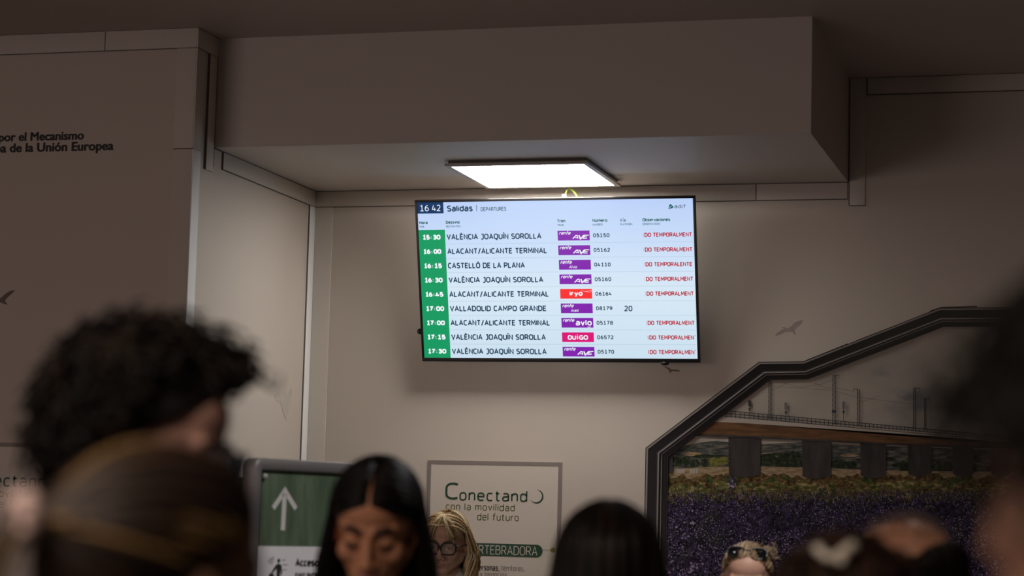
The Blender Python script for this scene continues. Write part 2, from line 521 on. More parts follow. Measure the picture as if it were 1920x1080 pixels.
# ================================================================== CEILING LIGHT PANEL
lx0, lx1, ly0, ly1 = 0.846, 1.450, -0.740, -0.133
light = empty('ceiling_light', ((lx0 + lx1) / 2, (ly0 + ly1) / 2, ZS))
tag(light, 'bright square flat light panel on the underside of the bulkhead above the departures screen', 'light')
b = MB(); fw = 0.022
lo = np.array([lx0, ly0]); hi = np.array([lx1, ly1]); c_ = (lo + hi) / 2
for (a0, b0, a1, b1) in ((lx0, ly0, lx1, ly0 + fw), (lx0, ly1 - fw, lx1, ly1), (lx0, ly0 + fw, lx0 + fw, ly1 - fw), (lx1 - fw, ly0 + fw, lx1, ly1 - fw)):
    b.box((a0 - c_[0], b0 - c_[1], -0.024), (a1 - c_[0], b1 - c_[1], -0.012))
b.build('frame', mat('lamp_frame', (0.42, 0.38, 0.35), rough=0.45), light, bevel=0.0015)
b = MB(); b.box((lx0 + 0.012 - c_[0], ly0 + 0.012 - c_[1], -0.0125), (lx1 - 0.012 - c_[0], ly1 - 0.012 - c_[1], -0.0005))
b.build('housing', mat('lamp_housing', (0.10, 0.09, 0.085), rough=0.6), light, smooth=False)
b = MB(); b.box((lx0 + fw - c_[0], ly0 + fw - c_[1], -0.021), (lx1 - fw - c_[0], ly1 - fw - c_[1], -0.013))
b.build('diffuser', emit('lamp_diffuser', (1.0, 0.935, 0.86), LAMP_STRENGTH), light, smooth=False)

# ================================================================== DEPARTURES SCREEN
TVC = np.array([1.1839, -0.187, 2.6326]); TIL = 0.2487
TUX = np.array([1.0, 0, 0]); TUZ = np.array([0, -math.sin(TIL), math.cos(TIL)]); TN_ = np.cross(TUX, TUZ)
tv = empty('departures_monitor', TVC); tv.rotation_euler = (TIL, 0, 0)
tag(tv, 'wall mounted departures screen tilted forward, listing nine trains in green, white and red', 'screen')
LF = (np.zeros(3), np.array([1.0, 0, 0]), np.array([0, 0, 1.0]), np.array([0, -1.0, 0]))
blackpl = mat('black_plastic', (0.012, 0.012, 0.013), rough=0.35)
b = MB()
for lo, hi in (((-.6175, 0, .344), (.6175, .016, .355)), ((-.6175, 0, -.355), (.6175, .016, -.3385)),
               ((-.6175, 0, -.3385), (-.607, .016, .344)), ((.607, 0, -.3385), (.6175, .016, .344))):
    b.box(lo, hi)
b.build('bezel', mat('bezel_black', (0.010, 0.010, 0.011), rough=0.3), tv, bevel=0.0012)
b = MB(); b.box((-.612, .0165, -.35), (.612, .03, .35)); b.box((-.42, .03, -.27), (.42, .062, .2))
b.build('rear_housing', blackpl, tv, bevel=0.004)
b = MB(); b.tube([(0.465, 0.008, -0.352), (0.465, 0.008, -0.366)], [0.024, 0.014], 20)
b.build('sensor', blackpl, tv)
b = MB(); b.ell((-.628, .02, -.225), (.013, .012, .013))
b.build('control_knob', blackpl, tv)
# wall bracket: plate, arms (built in the tilted frame so they reach the wall behind)
b = MB()
R_ = Matrix.Rotation(-TIL, 4, 'X')


def tvw(p):  # world -> screen frame
    q = np.array(p) - TVC
    return (q[0], q @ np.array([0, math.cos(TIL), math.sin(TIL)]), q @ TUZ)


def wbox(mb, lo, hi):
    pts = [tvw((x, y, z)) for z in (lo[2], hi[2]) for y in (lo[1], hi[1]) for x in (lo[0], hi[0])]
    mb.add(pts, [(0, 2, 3, 1), (4, 5, 7, 6), (0, 1, 5, 4), (2, 6, 7, 3), (0, 4, 6, 2), (1, 3, 7, 5)])


wbox(b, (0.94, -0.012, 2.60), (1.44, -0.0005, 2.80))
b.build('wall_plate', mat('bracket_steel', (0.05, 0.05, 0.05), rough=0.4, metal=0.8), tv, smooth=False)
for x in (1.00, 1.38):
    b = MB(); wbox(b, (x - 0.015, -0.15, 2.66), (x + 0.015, -0.012, 2.76))
    b.build('bracket_arm', MATS['bracket_steel'], tv, smooth=False)


def screen_bg():
    m = emit('screen_glow', (0.62, 0.76, 0.93), 1.0)
    nt = m.node_tree; p = nt.nodes['Principled BSDF']
    tc = nt.nodes.new('ShaderNodeTexCoord'); se = nt.nodes.new('ShaderNodeSeparateXYZ')
    mr = nt.nodes.new('ShaderNodeMapRange'); mr.inputs[1].default_value = -0.34; mr.inputs[2].default_value = 0.345
    r = nt.nodes.new('ShaderNodeValToRGB'); e = r.color_ramp.elements
    e.new(0.5); e.new(0.8)
    for k, (pos, c) in enumerate(((0, lin((203, 224, 240))), (0.45, lin((214, 232, 246))), (0.74, lin((200, 220, 248))), (1, lin((186, 208, 248))))):
        e[k].position = pos; e[k].color = (*c, 1)
    nt.links.new(tc.outputs['Object'], se.inputs[0]); nt.links.new(se.outputs['Z'], mr.inputs[0])
    nt.links.new(mr.outputs[0], r.inputs[0]); nt.links.new(r.outputs[0], p.inputs['Emission Color'])
    return m


SM = [screen_bg(), emit('screen_navy', lin((10, 52, 98))), emit('screen_green', lin((8, 152, 96))), emit('screen_white', lin((240, 246, 252))),
      emit('screen_purple', lin((128, 28, 172))), emit('screen_red', lin((250, 44, 46))), emit('screen_magenta', lin((218, 10, 118))),
      emit('screen_ink', lin((22, 62, 88))), emit('screen_alert', lin((184, 26, 44))), emit('screen_line', lin((164, 190, 206))),
      emit('screen_teal', lin((12, 92, 88)))]
b = MB()
MM = 0.001


def T(s, u0, u1, base, cap, wt, mi, off=0.0008, slant=0, sp=0.24):
    text(b, s, u0 * MM, u1 * MM, base * MM, cap * MM, wt * MM, LF, mi, off, slant, sp)


def RC(u0, v0, u1, v1, mi, off=0.0004):
    rect(b, u0 * MM, v0 * MM, u1 * MM, v1 * MM, LF, mi, off)


o_, ux_, uz_, n_ = LF
LF = (np.array([0, 0.004, 0]), ux_, uz_, n_)
RC(-607, -338.5, 607, 344, 0, 0.0)
RC(-607, 295.3, -489, 344, 1)
T('16', -596, -556, 305.5, 27, 3.1, 3); T(':', -549.6, -545, 306, 20, 3.2, 1); T('42', -541, -502, 305.5, 27, 3.1, 3)
T('Salidas', -473.5, -357, 302, 27, 5.6, 7); T('|', -340, -336.6, 303, 25, 2.2, 7); T('DEPARTURES', -321, -206.5, 302.3, 17.3, 2.3, 7, sp=0.2)
for s1, s2, a0, a1, c0, c1 in (('Hora', 'TIME', -602, -564, -603, -579), ('Destino', 'DESTINATION', -480.8, -418.4, -480.7, -415.5), ('Tren', 'TRAIN', 16.6, 52.6, 16.8, 46.2),
                               ('Número', 'NUMBER', 171.8, 236.5, 171.2, 215.4), ('Vía', 'PLATFORM', 290.5, 315.6, 291.9, 343.8), ('Observaciones', 'OBSERVATIONS', 388.5, 507.6, 388, 464.5)):
    if s1 == 'Vía':
        T('V', a0, a0 + 11, 249, 13.6, 2.4, 10); T('i', a0 + 13.2, a0 + 15.6, 249, 9.5, 2.4, 10); T('a', a0 + 18, a1, 249, 13.6, 2.4, 10)
        stroke(b, [((a0 + 13.8) * MM, 0.2605), ((a0 + 16.6) * MM, 0.2645)], 0.002, LF, 10, 0.0008)
    else:
        T(s1, a0, a1, 249, 13.6, 3.0, 10)
    T(s2, c0, c1, 233.6, 8.4, 1.3, 10, sp=0.2)
# operator mark at the top right of the screen: leaning green triangle with a cut, then lettering
poly(b, [(.501, .2995), (.507, .3185), (.512, .3205), (.5245, .3085), (.5195, .3035), (.512, .302), (.508, .2995)], LF, 10, 0.0006)
stroke(b, [(.504, .2985), (.5085, .3075), (.516, .3125)], 0.0022, LF, 0, 0.0009)
T('adif', 527.8, 575.8, 303, 14.8, 2.2, 7)
RC(-608, -338.5, -487, 224, 2)
rows = [('15:30', 'VALÈNCIA JOAQUÍN SOROLLA', -54.9, 'AVE', '05150', 'T'), ('16:00', 'ALACANT/ALICANTE TERMINAL', -32.7, 'AVE', '05162', 'T'),
        ('16:15', 'CASTELLÓ DE LA PLANA', -134, 'Alvia', '04110', 'TE'), ('16:30', 'VALÈNCIA JOAQUÍN SOROLLA', -54.5, 'AVE', '05160', 'T'),
        ('16:45', 'ALACANT/ALICANTE TERMINAL', -32.2, 'iryo', '06164', 'T'), ('17:00', 'VALLADOLID CAMPO GRANDE', -45.2, 'Avant', '08179', None),
        ('17:00', 'ALACANT/ALICANTE TERMINAL', -32, 'avlo', '05178', 'T'), ('17:15', 'VALÈNCIA JOAQUÍN SOROLLA', -53.5, 'OUIGO', '06572', 'N'),
        ('17:30', 'VALÈNCIA JOAQUÍN SOROLLA', -52.4, 'AVE', '05170', 'N')]
for i, (tm, dest, r1, op, num, obs) in enumerate(rows):
    y = -62.7 * i
    T(tm[:2], -590, -557, 181 + y, 21.5, 6.0, 3); T(':', -553.5, -547, 181 + y, 21.5, 6.0, 3); T(tm[3:], -543, -508 + i * 0.3, 181 + y, 21.5, 6.0, 3)
    T(dest, -480.5, r1, 179.6 + y, 25, 5.0, 7, sp=0.25)
    if i < 8:
        RC(-487, 160.6 + y, 604, 161.7 + y, 9)
    lc = {'iryo': 5, 'OUIGO': 6}.get(op, 4)
    x0, x1, y0, y1 = 16.5 + 0.3 * i, 157 + 0.3 * i, 171 + y, 213 + y
    RC(x0, y0, x1, y1, lc)
    if lc == 4:
        T('renfe', x0 + 7, x0 + 56, y1 - 17, 14.6, 2.5, 3, slant=0.25, sp=0.2)
        if op == 'AVE':
            # heavy slanted letters with a swept V
            for q, w in (([(66, 7.5), (80, 21), (86, 21), (88.5, 8)], 4.2), ([(76, 11.5), (86, 11.5)], 3.0)):
                stroke(b, [((x0 + u) * MM, (y0 + v) * MM) for u, v in q], w * MM, LF, 3, 0.0008)
            poly(b, [((x0 + u) * MM, (y0 + v) * MM) for u, v in ((91, 22.5), (97, 22.5), (101, 10.5), (113, 23.5), (120, 23.5), (101.5, 4), (97, 4))], LF, 3, 0.0008)
            for q in ([(117, 22), (136, 22)], [(113, 15), (128, 15)], [(109, 8.5), (128, 8.5)], [(119, 22), (110, 8.5)]):
                stroke(b, [((x0 + u) * MM, (y0 + v) * MM) for u, v in q], 3.4 * MM, LF, 3, 0.0008)
        elif op == 'avlo':
            T('avlo', x0 + 63, x0 + 134, y0 + 9, 25, 5.2, 3)
            stroke(b, [((x0 + 114 + 7.6 * k) * MM, (y0 + 4.4 - 2.2 * math.sin(PI * k / 2)) * MM) for k in np.linspace(0, 2, 7)], 2 * MM, LF, 3, 0.0008)
        else:
            T(op, x0 + 44, x0 + 78, y0 + 5.5, 12.6, 1.5, 3, slant=0.2, sp=0.2)
    elif op == 'iryo':
        T('iryo', x0 + 41, x0 + 99, y0 + 12.5, 21, 5.6, 3)
        stroke(b, [((x0 + 92) * MM, (y1 - 8) * MM), ((x0 + 112) * MM, (y1 - 11) * MM), ((x0 + 139) * MM, (y1 - 6) * MM)], 1.1 * MM, LF, 3, 0.0007)
        stroke(b, [((x0 + 112) * MM, (y1 - 11) * MM), ((x0 + 126) * MM, (y1 - 14) * MM), ((x0 + 139) * MM, (y1 - 12) * MM)], 0.7 * MM, LF, 3, 0.0007)
    else:
        T('OU', x0 + 25, x0 + 62, y0 + 10, 20, 4.8, 3); T('i', x0 + 66, x0 + 71, y0 + 10, 24, 4.8, 3); T('GO', x0 + 75.5, x0 + 115, y0 + 10, 20, 4.8, 3)
    T(num, 172 + 0.2 * i, 243.5 + 0.3 * i, 183.6 + y, 16.8, 3.4, 7, sp=0.3)
    if i == 5:
        T('20', 296.3, 332, -134.7, 24, 4.2, 7)
    if obs:
        A0 = 389.5 + 0.2 * i
        ycut = 182.3 + y
        T('I', A0 + (4 if obs == 'N' else 0), A0 + (4 if obs == 'N' else 0) + (2.6 if obs == 'N' else 0.9), ycut, 18.5, 2.6 if obs == 'N' else 1.0, 8)
        d0 = A0 + 5.5 + (5 if obs == 'N' else 0)
        if obs == 'TE':
            T('DO TEMPORALENTE', d0, 596.5, ycut, 18.5, 3.8, 8)
        elif obs == 'T':
            T('DO TEMPORALMENT', d0, 599, ycut, 18.5, 3.8, 8)
        else:
            T('DO TEMPORALMEN', d0, 594, ycut, 18.5, 3.8, 8)
            rect(b, 0.5965, (ycut + 16) * MM, 0.601, (ycut + 18.5) * MM, LF, 8, 0.0008)
b.build('display', SM, tv, smooth=False)

# earth lead looping up behind the screen
lead = empty('earth_cable', (1.235, -0.085, 2.92))
tag(lead, 'green and yellow earth cable looping above the top edge of the departures screen', 'cable')
LP = np.array(lead.location)
key = [(1057, 378), (1058.5, 371), (1060, 364), (1062.5, 358), (1066.5, 354), (1071, 354.5), (1075.5, 358.5), (1079.5, 364), (1083, 371), (1086, 380), (1088, 392)]
P = np.array([on_plane(x, y, (0, -0.085, 0), (0, 1, 0)) for x, y in key]) - LP
bA, bB = MB(), MB()
bA.tube(P, 0.0044, 8)
bA.build('wire', mat('cable_green_yellow', (0.56, 0.74, 0.14), rough=0.4, var=0.4, scale=60), lead)
c = P[1]
bB.box((c[0] - 0.011, c[1] - 0.009, c[2] - 0.05), (c[0] + 0.009, c[1] + 0.009, c[2] + 0.016))
bB.build('connector', mat('connector_white', (0.75, 0.74, 0.7), rough=0.4), lead, bevel=0.003)

# ================================================================== WALL PRINTS
BW = (np.zeros(3), np.array([1.0, 0, 0]), np.array([0, 0, 1.0]), np.array([0, -1.0, 0]))     # back wall plane
FWL = (np.array([0, YF, 0]), BW[1], BW[2], BW[3])                                            # front-left wall plane


def W(x, y, Y=0.0):
    p = on_plane(x, y, (0, Y, 0), (0, 1, 0))
    return (p[0], p[2])


INK = mat('black_vinyl', (0.012, 0.011, 0.011), rough=0.6)
# lettering on the front-left wall
b = MB()
for s_, x0, x1, yb, yt, rise in (('por el Mecanismo', -2, 156.5, 265, 249, -3.5), ('Europa de la Unión Europea', -53, 212, 287, 270.5, -4.5)):
    a = W(x0, yb, YF); c = W(x1, yb + rise, YF); t_ = W(x0, yt, YF)
    font_text(b, s_, a[0], c[0], a[1], t_[1] - a[1], FWL, 0, 0.0008)
o = b.build('wall_lettering', INK, smooth=False)
tag(o, 'two lines of black lettering on the upper left wall about the Unión Europea', 'lettering')

# gull prints
gull_mat = mat('gull_print', (0.36, 0.305, 0.285), rough=0.6, var=0.25, scale=60)
gull_d = mat('gull_print_dark', (0.15, 0.115, 0.10), rough=0.6, var=0.1)


def gull(pts, Y, m, lab):
    fr = BW if Y == 0 else FWL
    b = MB()
    q = [W(x, y, Y) for x, y in pts]
    cx = sum(p[0] for p in q) / len(q); cz = sum(p[1] for p in q) / len(q)
    # 1 mm thick vinyl: front face and rim
    n = len(q)
    V = [(u, fr[0][1] - 0.0012, v) for u, v in q] + [(u, fr[0][1] - 0.0002, v) for u, v in q]
    b.add(V, [tuple(range(n))] + [(i, i + n, (i + 1) % n + n, (i + 1) % n) for i in range(n)])
    o = b.build('gull_decal', m, smooth=False, origin=(cx, fr[0][1], cz))
    tag(o, lab, 'decal', 'gull silhouettes printed on the walls')


G1 = [(1453, 630.5), (1457, 624), (1464, 619), (1471, 616), (1464.5, 614), (1471, 613.5), (1477, 616), (1483, 612), (1490, 605), (1498, 601.5), (1505, 600), (1502, 606), (1495, 612), (1488.5, 618),
      (1490, 622), (1492.5, 626.5), (1489.5, 627), (1485, 622), (1479, 621.5), (1472, 622), (1464, 626)]
gull(G1, 0, gull_mat, 'gull silhouette in flight on the wall between departures screen and mural')
G2 = [(1244, 687), (1250, 688), (1256, 690.5), (1259, 693), (1266, 692.5), (1273, 694), (1276, 696.5), (1268, 696.5), (1262, 695.5), (1257.5, 698), (1254, 700.5), (1256, 696.5), (1252, 692)]
gull(G2, 0, gull_d, 'small dark gull silhouette just under the lower right corner of the departures screen')
G3 = [(-16, 566), (-4, 562), (4, 557), (10, 551), (18, 546), (28, 543.5), (24, 549), (16, 556), (10, 562), (10, 566), (15, 571.5), (8, 570), (1, 567), (-6, 568)]
gull(G3, YF, gull_d, 'dark gull silhouette cut by the frame on the front left wall')

# drip-shaped mark on the alcove side wall
b = MB()
q = [(514, 742), (520, 735), (526, 738), (533, 733), (541, 738), (545, 728), (549, 732), (545, 748), (541, 770), (536, 788), (531, 775), (526, 756), (518, 752)]
pp = [on_plane(x, y, (0.0, 0, 0), (1, 0, 0)) for x, y in q]
n = len(pp)
V = [(0.0012, p[1], p[2]) for p in pp] + [(0.0002, p[1], p[2]) for p in pp]
b.add(V, [tuple(range(n))] + [(i, i + n, (i + 1) % n + n, (i + 1) % n) for i in range(n)])
tag(b.build('wall_stain', mat('stain_grey', (0.54, 0.49, 0.44), rough=0.6, var=0.1), smooth=False), 'faint grey drip-shaped mark low on the alcove side wall', 'stain')

# ------------------------------------------------------------------ posters
POSTER_M = [mat('poster_paper', (0.66, 0.60, 0.53), rough=0.5, var=0.02, scale=8), mat('poster_border', (0.245, 0.21, 0.195), rough=0.5),
            mat('print_dark_green', (0.005, 0.055, 0.024), rough=0.5), mat('print_olive', (0.11, 0.135, 0.035), rough=0.5),
            mat('print_pale', (0.62, 0.60, 0.54), rough=0.5), mat('print_black', (0.02, 0.02, 0.02), rough=0.5),
            mat('print_grey', (0.12, 0.11, 0.10), rough=0.5), mat('print_line_grey', (0.42, 0.39, 0.35), rough=0.5), mat('print_dot', (0.24, 0.22, 0.03), rough=0.5),
            mat('print_mid_green', (0.09, 0.17, 0.08), rough=0.5)]


def poster(fr, dx, lab, Y, which):
    """dx shifts the sheet along the wall relative to the fully measured one"""
    px0, px1, pz1, pz0 = 0.5749, 1.1855, 1.8609, 0.55
    root = empty('wall_poster', (px0 + dx + 0.305, Y, pz0))
    tag(root, lab, 'poster', 'bordered posters on the cream walls')
    o = np.array([-(px0 + 0.305), 0, -pz0])
    F2 = (o, fr[1], fr[2], fr[3])
    b = MB(); b.box((px0 + o[0], -0.003, 0), (px1 + o[0], -0.0002, pz1 - pz0))
    b.build('sheet', POSTER_M[0], root, smooth=False)
    b = MB(); w = 0.0165
    for u0, v0, u1, v1 in ((px0, pz1 - w, px1, pz1), (px0, pz0, px1, pz0 + w), (px0, pz0 + w, px0 + w, pz1 - w), (px1 - w, pz0 + w, px1, pz1 - w)):
        b.box((u0 + o[0], -0.0042, v0 + o[2]), (u1 + o[0], -0.003, v1 + o[2]))
    b.build('border', POSTER_M[1], root, smooth=False)
    b = MB()
    t = lambda s, x0, x1, yb, yt, wt, mi, rise=0, **k: (lambda a, c, e: text(b, s, a[0], c[0], a[1], e[1] - a[1], wt, F2, mi, 0.0038, **k))(W(x0, yb), W(x1, yb), W(x0, yt))
    # headline: tall initial, then smaller letters, then an open ring fading to the left
    t('C', 835, 860, 936.5, 904.5, 0.0098, 2)
    t('onectand', 861.5, 989, 938.8, 917.5, 0.0068, 2, sp=0.27)
    c = W(1006, 930.5); R0 = 0.0285
    for k in range(26):
        a0 = -PI * 0.80 + k * (PI * 1.25) / 26; a1 = a0 + (PI * 1.25) / 26 * 1.05
        wdt = 0.0012 + 0.0058 * math.sin(PI * min(1, (k + 0.5) / 26)) ** 0.8
        stroke(b, [(c[0] + R0 * math.cos(a), c[1] + R0 * math.sin(a)) for a in (a0, (a0 + a1) / 2, a1)], wdt, F2, 9 if k < 5 or k > 22 else 2, 0.0038)
    t('con la movilidad', 836, 965.5, 955.8, 942.5, 0.0038, 3, sp=0.26)
    t('del futuro', 895, 973, 975.5, 962, 0.0038, 3, sp=0.26)
    if which == 0:
        a = W(868, 1027.5); d_ = W(1018, 1027.5); h = 0.0275
        x0, x1, zc = a[0], d_[0], a[1] - 0.004
        r = h
        pts = [(x1 - r + r * math.cos(q), zc + r * math.sin(q)) for q in np.linspace(-PI / 2, PI / 2, 12)] + [(x0 + r * 0.5, zc + r), (x0, zc + r * 0.5), (x0, zc - r * 0.5), (x0 + r * 0.5, zc - r)]
        poly(b, pts, F2, 2, 0.0036)
        t('VERTEBRADORA', 876.5, 1008, 1038.2, 1021.2, 0.0034, 4, sp=0.2)
        e = W(1037, 1031.5); rect(b, x1, e[1] - 0.002, e[0], e[1] + 0.002, F2, 7, 0.0036)
        disc(b, e, 0.011, F2, 8, 0.0038)
        t('endo personas,', 866, 936.5, 1068.5, 1057.2, 0.0036, 5, sp=0.28); t('territorios,', 940, 984, 1070, 1059.5, 0.0022, 6, sp=0.28)
        t('as y negocios', 886, 951, 1081, 1070.5, 0.0022, 6, sp=0.28)
    b.build('print', POSTER_M, root, smooth=False)
    return root


poster(BW, 0.0, 'cream poster headed Conectando with dark green pill, on the wall under the departures screen', 0.0, 0)
# its twin on the front-left wall; only its right part reaches the frame
e_ = W(36, 909, YF)
poster(FWL, -1.60, 'grey bordered poster cut off by the frame behind the curly haired man', YF, 1)

# ================================================================== MURAL
mural = empty('mural', W(1560, 900)[0:1] + (0.0,) + (1.2,))
mo = np.array([-mural.location[0], 0, -mural.location[2]])
MFR = (mo, BW[1], BW[2], BW[3])
tag(mural, 'large printed mural of a railway viaduct over lavender inside an angular black frame', 'mural')


def Wm(x, y):
    return W(x, y)


OUT = [(1208.5, 1080), (1212, 840), (1424, 679), (1508, 678), (1762, 578), (1830, 576)]
INN = [(1250.5, 1080), (1254, 857), (1443, 713), (1514, 711.5), (1768, 613), (1834, 610)]
out = [Wm(*p) for p in OUT]; inn = [Wm(*p) for p in INN]
out = [(out[1][0] + 0.002, 0.55)] + out[1:5] + [(3.62, out[4][1] + 0.006), (4.15, 2.2), (4.15, 0.55)]
inn = [(inn[1][0], 0.66)] + inn[1:5] + [(3.59, inn[4][1] + 0.006), (4.05, 2.16), (4.05, 0.66)]
out = [np.array(p) for p in out]; inn = [np.array(p) for p in inn]
FRM = [mat('frame_gloss_black', (0.006, 0.006, 0.007), rough=0.25, spec=0.2), mat('frame_grey_line', (0.24, 0.22, 0.21), rough=0.4), mat('frame_charcoal', (0.022, 0.021, 0.021), rough=0.3, spec=0.2)]
bands = [(0, .05, 0, .018), (.05, .13, 1, .024), (.13, .50, 0, .020), (.50, .56, 2, .024), (.56, .63, 1, .026), (.63, .70, 0, .018), (.70, .745, 1, .018), (.745, .93, 0, .012), (.93, 1.0, 2, .010)]
b = MB()
K = len(out)
for t0, t1, mi, dep in bands:
    q0 = [o_ + (i_ - o_) * t0 for o_, i_ in zip(out, inn)]; q1 = [o_ + (i_ - o_) * t1 for o_, i_ in zip(out, inn)]
    V = []
    for a, c in zip(q0, q1):
        V += [(a[0] + mo[0], -0.001, a[1] + mo[2]), (a[0] + mo[0], -dep, a[1] + mo[2]), (c[0] + mo[0], -dep, c[1] + mo[2]), (c[0] + mo[0], -0.001, c[1] + mo[2])]
    F_ = []
    for i in range(K):
        j = (i + 1) % K
        for k in range(4):
            F_.append((4 * i + k, 4 * i + (k + 1) % 4, 4 * j + (k + 1) % 4, 4 * j + k))
    b.add(V, F_, mi)
# thin dark hairlines just outside the upper run of the frame
for l in ([(1607, 639), (1727, 592.5)], [(1744, 584), (1764, 577), (1832, 575)], [(1510, 677), (1590, 645)]):
    p = [Wm(*q) for q in l]
    for a, c in zip(p[:-1], p[1:]):
        stroke(b, [a, c], 0.0045, MFR, 0, 0.006)
b.build('frame', FRM, mural, smooth=False)

# the print itself: flat layers of one picture
sky = ramp_mat('mural_sky', [(0.30, (0.20, 0.21, 0.22)), (0.42, (0.40, 0.36, 0.32)), (0.60, (0.47, 0.42, 0.36))], 2.2, stretch=(1, 1, 2.2), detail=4)
hill = ramp_mat('mural_hill', [(0.35, (0.035, 0.040, 0.040)), (0.5, (0.085, 0.090, 0.082)), (0.68, (0.20, 0.18, 0.14))], 22, stretch=(1, 1, 4), detail=8)
treem = ramp_mat('mural_trees', [(0.35, (0.010, 0.016, 0.010)), (0.55, (0.030, 0.042, 0.022)), (0.75, (0.075, 0.085, 0.045))], 60, detail=6)
treey = ramp_mat('mural_tree_yellow', [(0.3, (0.06, 0.07, 0.015)), (0.6, (0.22, 0.21, 0.05))], 70, detail=5)
tan = ramp_mat('mural_stubble', [(0.35, (0.22, 0.15, 0.08)), (0.6, (0.42, 0.31, 0.19))], 30, stretch=(1, 1, 4), detail=6)
scrub = ramp_mat('mural_scrub', [(0.35, (0.035, 0.022, 0.010)), (0.52, (0.13, 0.085, 0.03)), (0.7, (0.24, 0.15, 0.06))], 75, detail=8)
meadow = ramp_mat('mural_meadow', [(0.34, (0.035, 0.060, 0.012)), (0.50, (0.17, 0.155, 0.050)), (0.64, (0.42, 0.34, 0.16))], 38, stretch=(1, 1, 2), detail=9)
leafg = ramp_mat('mural_leaf', [(0.35, (0.02, 0.04, 0.008)), (0.65, (0.10, 0.13, 0.03))], 90, detail=6)
pier = ramp_mat('mural_pier', [(0.35, (0.040, 0.035, 0.034)), (0.65, (0.070, 0.062, 0.060))], 6, stretch=(4, 1, 1), detail=5)
girder = ramp_mat('mural_girder', [(0.35, (0.10, 0.050, 0.024)), (0.65, (0.19, 0.095, 0.044))], 10, stretch=(1, 1, 6), detail=5)
parapet = mat('mural_parapet', (0.44, 0.38, 0.33), rough=0.6)
steel = mat('mural_steel', (0.028, 0.030, 0.033), rough=0.6)
lampg = mat('mural_lamp_grey', (0.16, 0.15, 0.145), rough=0.6)
bluebox = mat('mural_blue', (0.02, 0.05, 0.08), rough=0.6)
concrete = mat('mural_pale_block', (0.42, 0.37, 0.32), rough=0.6)
petal_l = mat('lavender_light', (0.36, 0.29, 0.45), rough=0.7, var=0.3, scale=200)
petal_m = mat('lavender_mid', (0.085, 0.056, 0.155), rough=0.7, var=0.3, scale=200)
petal_d = mat('lavender_dark', (0.022, 0.015, 0.042), rough=0.7, var=0.3, scale=200)


def lavender_mat():
    m = bpy.data.materials.new('mural_lavender'); m.use_nodes = True
    nt = m.node_tree; p = nt.nodes['Principled BSDF']; p.inputs['Roughness'].default_value = 0.7
    p.inputs['Specular IOR Level'].default_value = 0.1
    tc = nt.nodes.new('ShaderNodeTexCoord')
    n1 = nt.nodes.new('ShaderNodeTexNoise'); n1.inputs['Scale'].default_value = 55; n1.inputs['Detail'].default_value = 6
    n2 = nt.nodes.new('ShaderNodeTexNoise'); n2.inputs['Scale'].default_value = 7; n2.inputs['Detail'].default_value = 3
    r1 = nt.nodes.new('ShaderNodeValToRGB'); e = r1.color_ramp.elements
    e.new(0.5)
    for k, (pos, c) in enumerate(((0.38, (0.012, 0.010, 0.016)), (0.52, (0.030, 0.020, 0.050)), (0.66, (0.07, 0.047, 0.12)))):
        e[k].position = pos; e[k].color = (*c, 1)
    r2 = nt.nodes.new('ShaderNodeValToRGB'); e = r2.color_ramp.elements
    e[0].position = 0.56; e[0].color = (0, 0, 0, 1); e[1].position = 0.68; e[1].color = (1, 1, 1, 1)
    mx = nt.nodes.new('ShaderNodeMix'); mx.data_type = 'RGBA'; mx.inputs[7].default_value = (0.028, 0.036, 0.012, 1)
    nt.links.new(tc.outputs['Object'], n1.inputs[0]); nt.links.new(tc.outputs['Object'], n2.inputs[0])
    nt.links.new(n1.outputs['Fac'], r1.inputs[0]); nt.links.new(n2.outputs['Fac'], r2.inputs[0])
    nt.links.new(r2.outputs[0], mx.inputs[0]); nt.links.new(r1.outputs[0], mx.inputs[6])
    nt.links.new(mx.outputs[2], p.inputs['Base Color'])
    return m


PM = [sky, hill, treem, treey, tan, scrub, meadow, leafg, pier, girder, parapet, steel, lampg, bluebox, concrete, lavender_mat(), petal_l, petal_m, petal_d]
b = MB()
rnd = random.Random(3)
OFF = [0.0010]


def mp(pts, mi, step=0.00012):
    OFF[0] += step
    poly(b, [(min(4.07, u), v) for u, v in (Wm(*p) for p in pts)], MFR, mi, OFF[0])


def jag(x0, x1, y, amp, step, seed):
    r = random.Random(seed); o = []
    x = x0
    while x < x1:
        o.append((x, y + r.uniform(-amp, amp))); x += step * r.uniform(0.6, 1.4)
    o.append((x1, y))
    return o


def blob(cx, cy, rx, ry, mi, seed, k=18, rough=0.16):
    r = random.Random(seed)
    mp([(cx + rx * math.cos(a) * (1 + r.uniform(-rough, rough)), cy + ry * math.sin(a) * (1 + r.uniform(-rough, rough))) for a in np.linspace(0, 2 * PI, k, endpoint=False)], mi, 0.00002)


mid = [o_ * 0.12 + i_ * 0.88 for o_, i_ in zip(out, inn)]
poly(b, [tuple(p) for p in mid], MFR, 0, 0.0009)
XR = 2560                                    # the picture runs on behind the man on the right
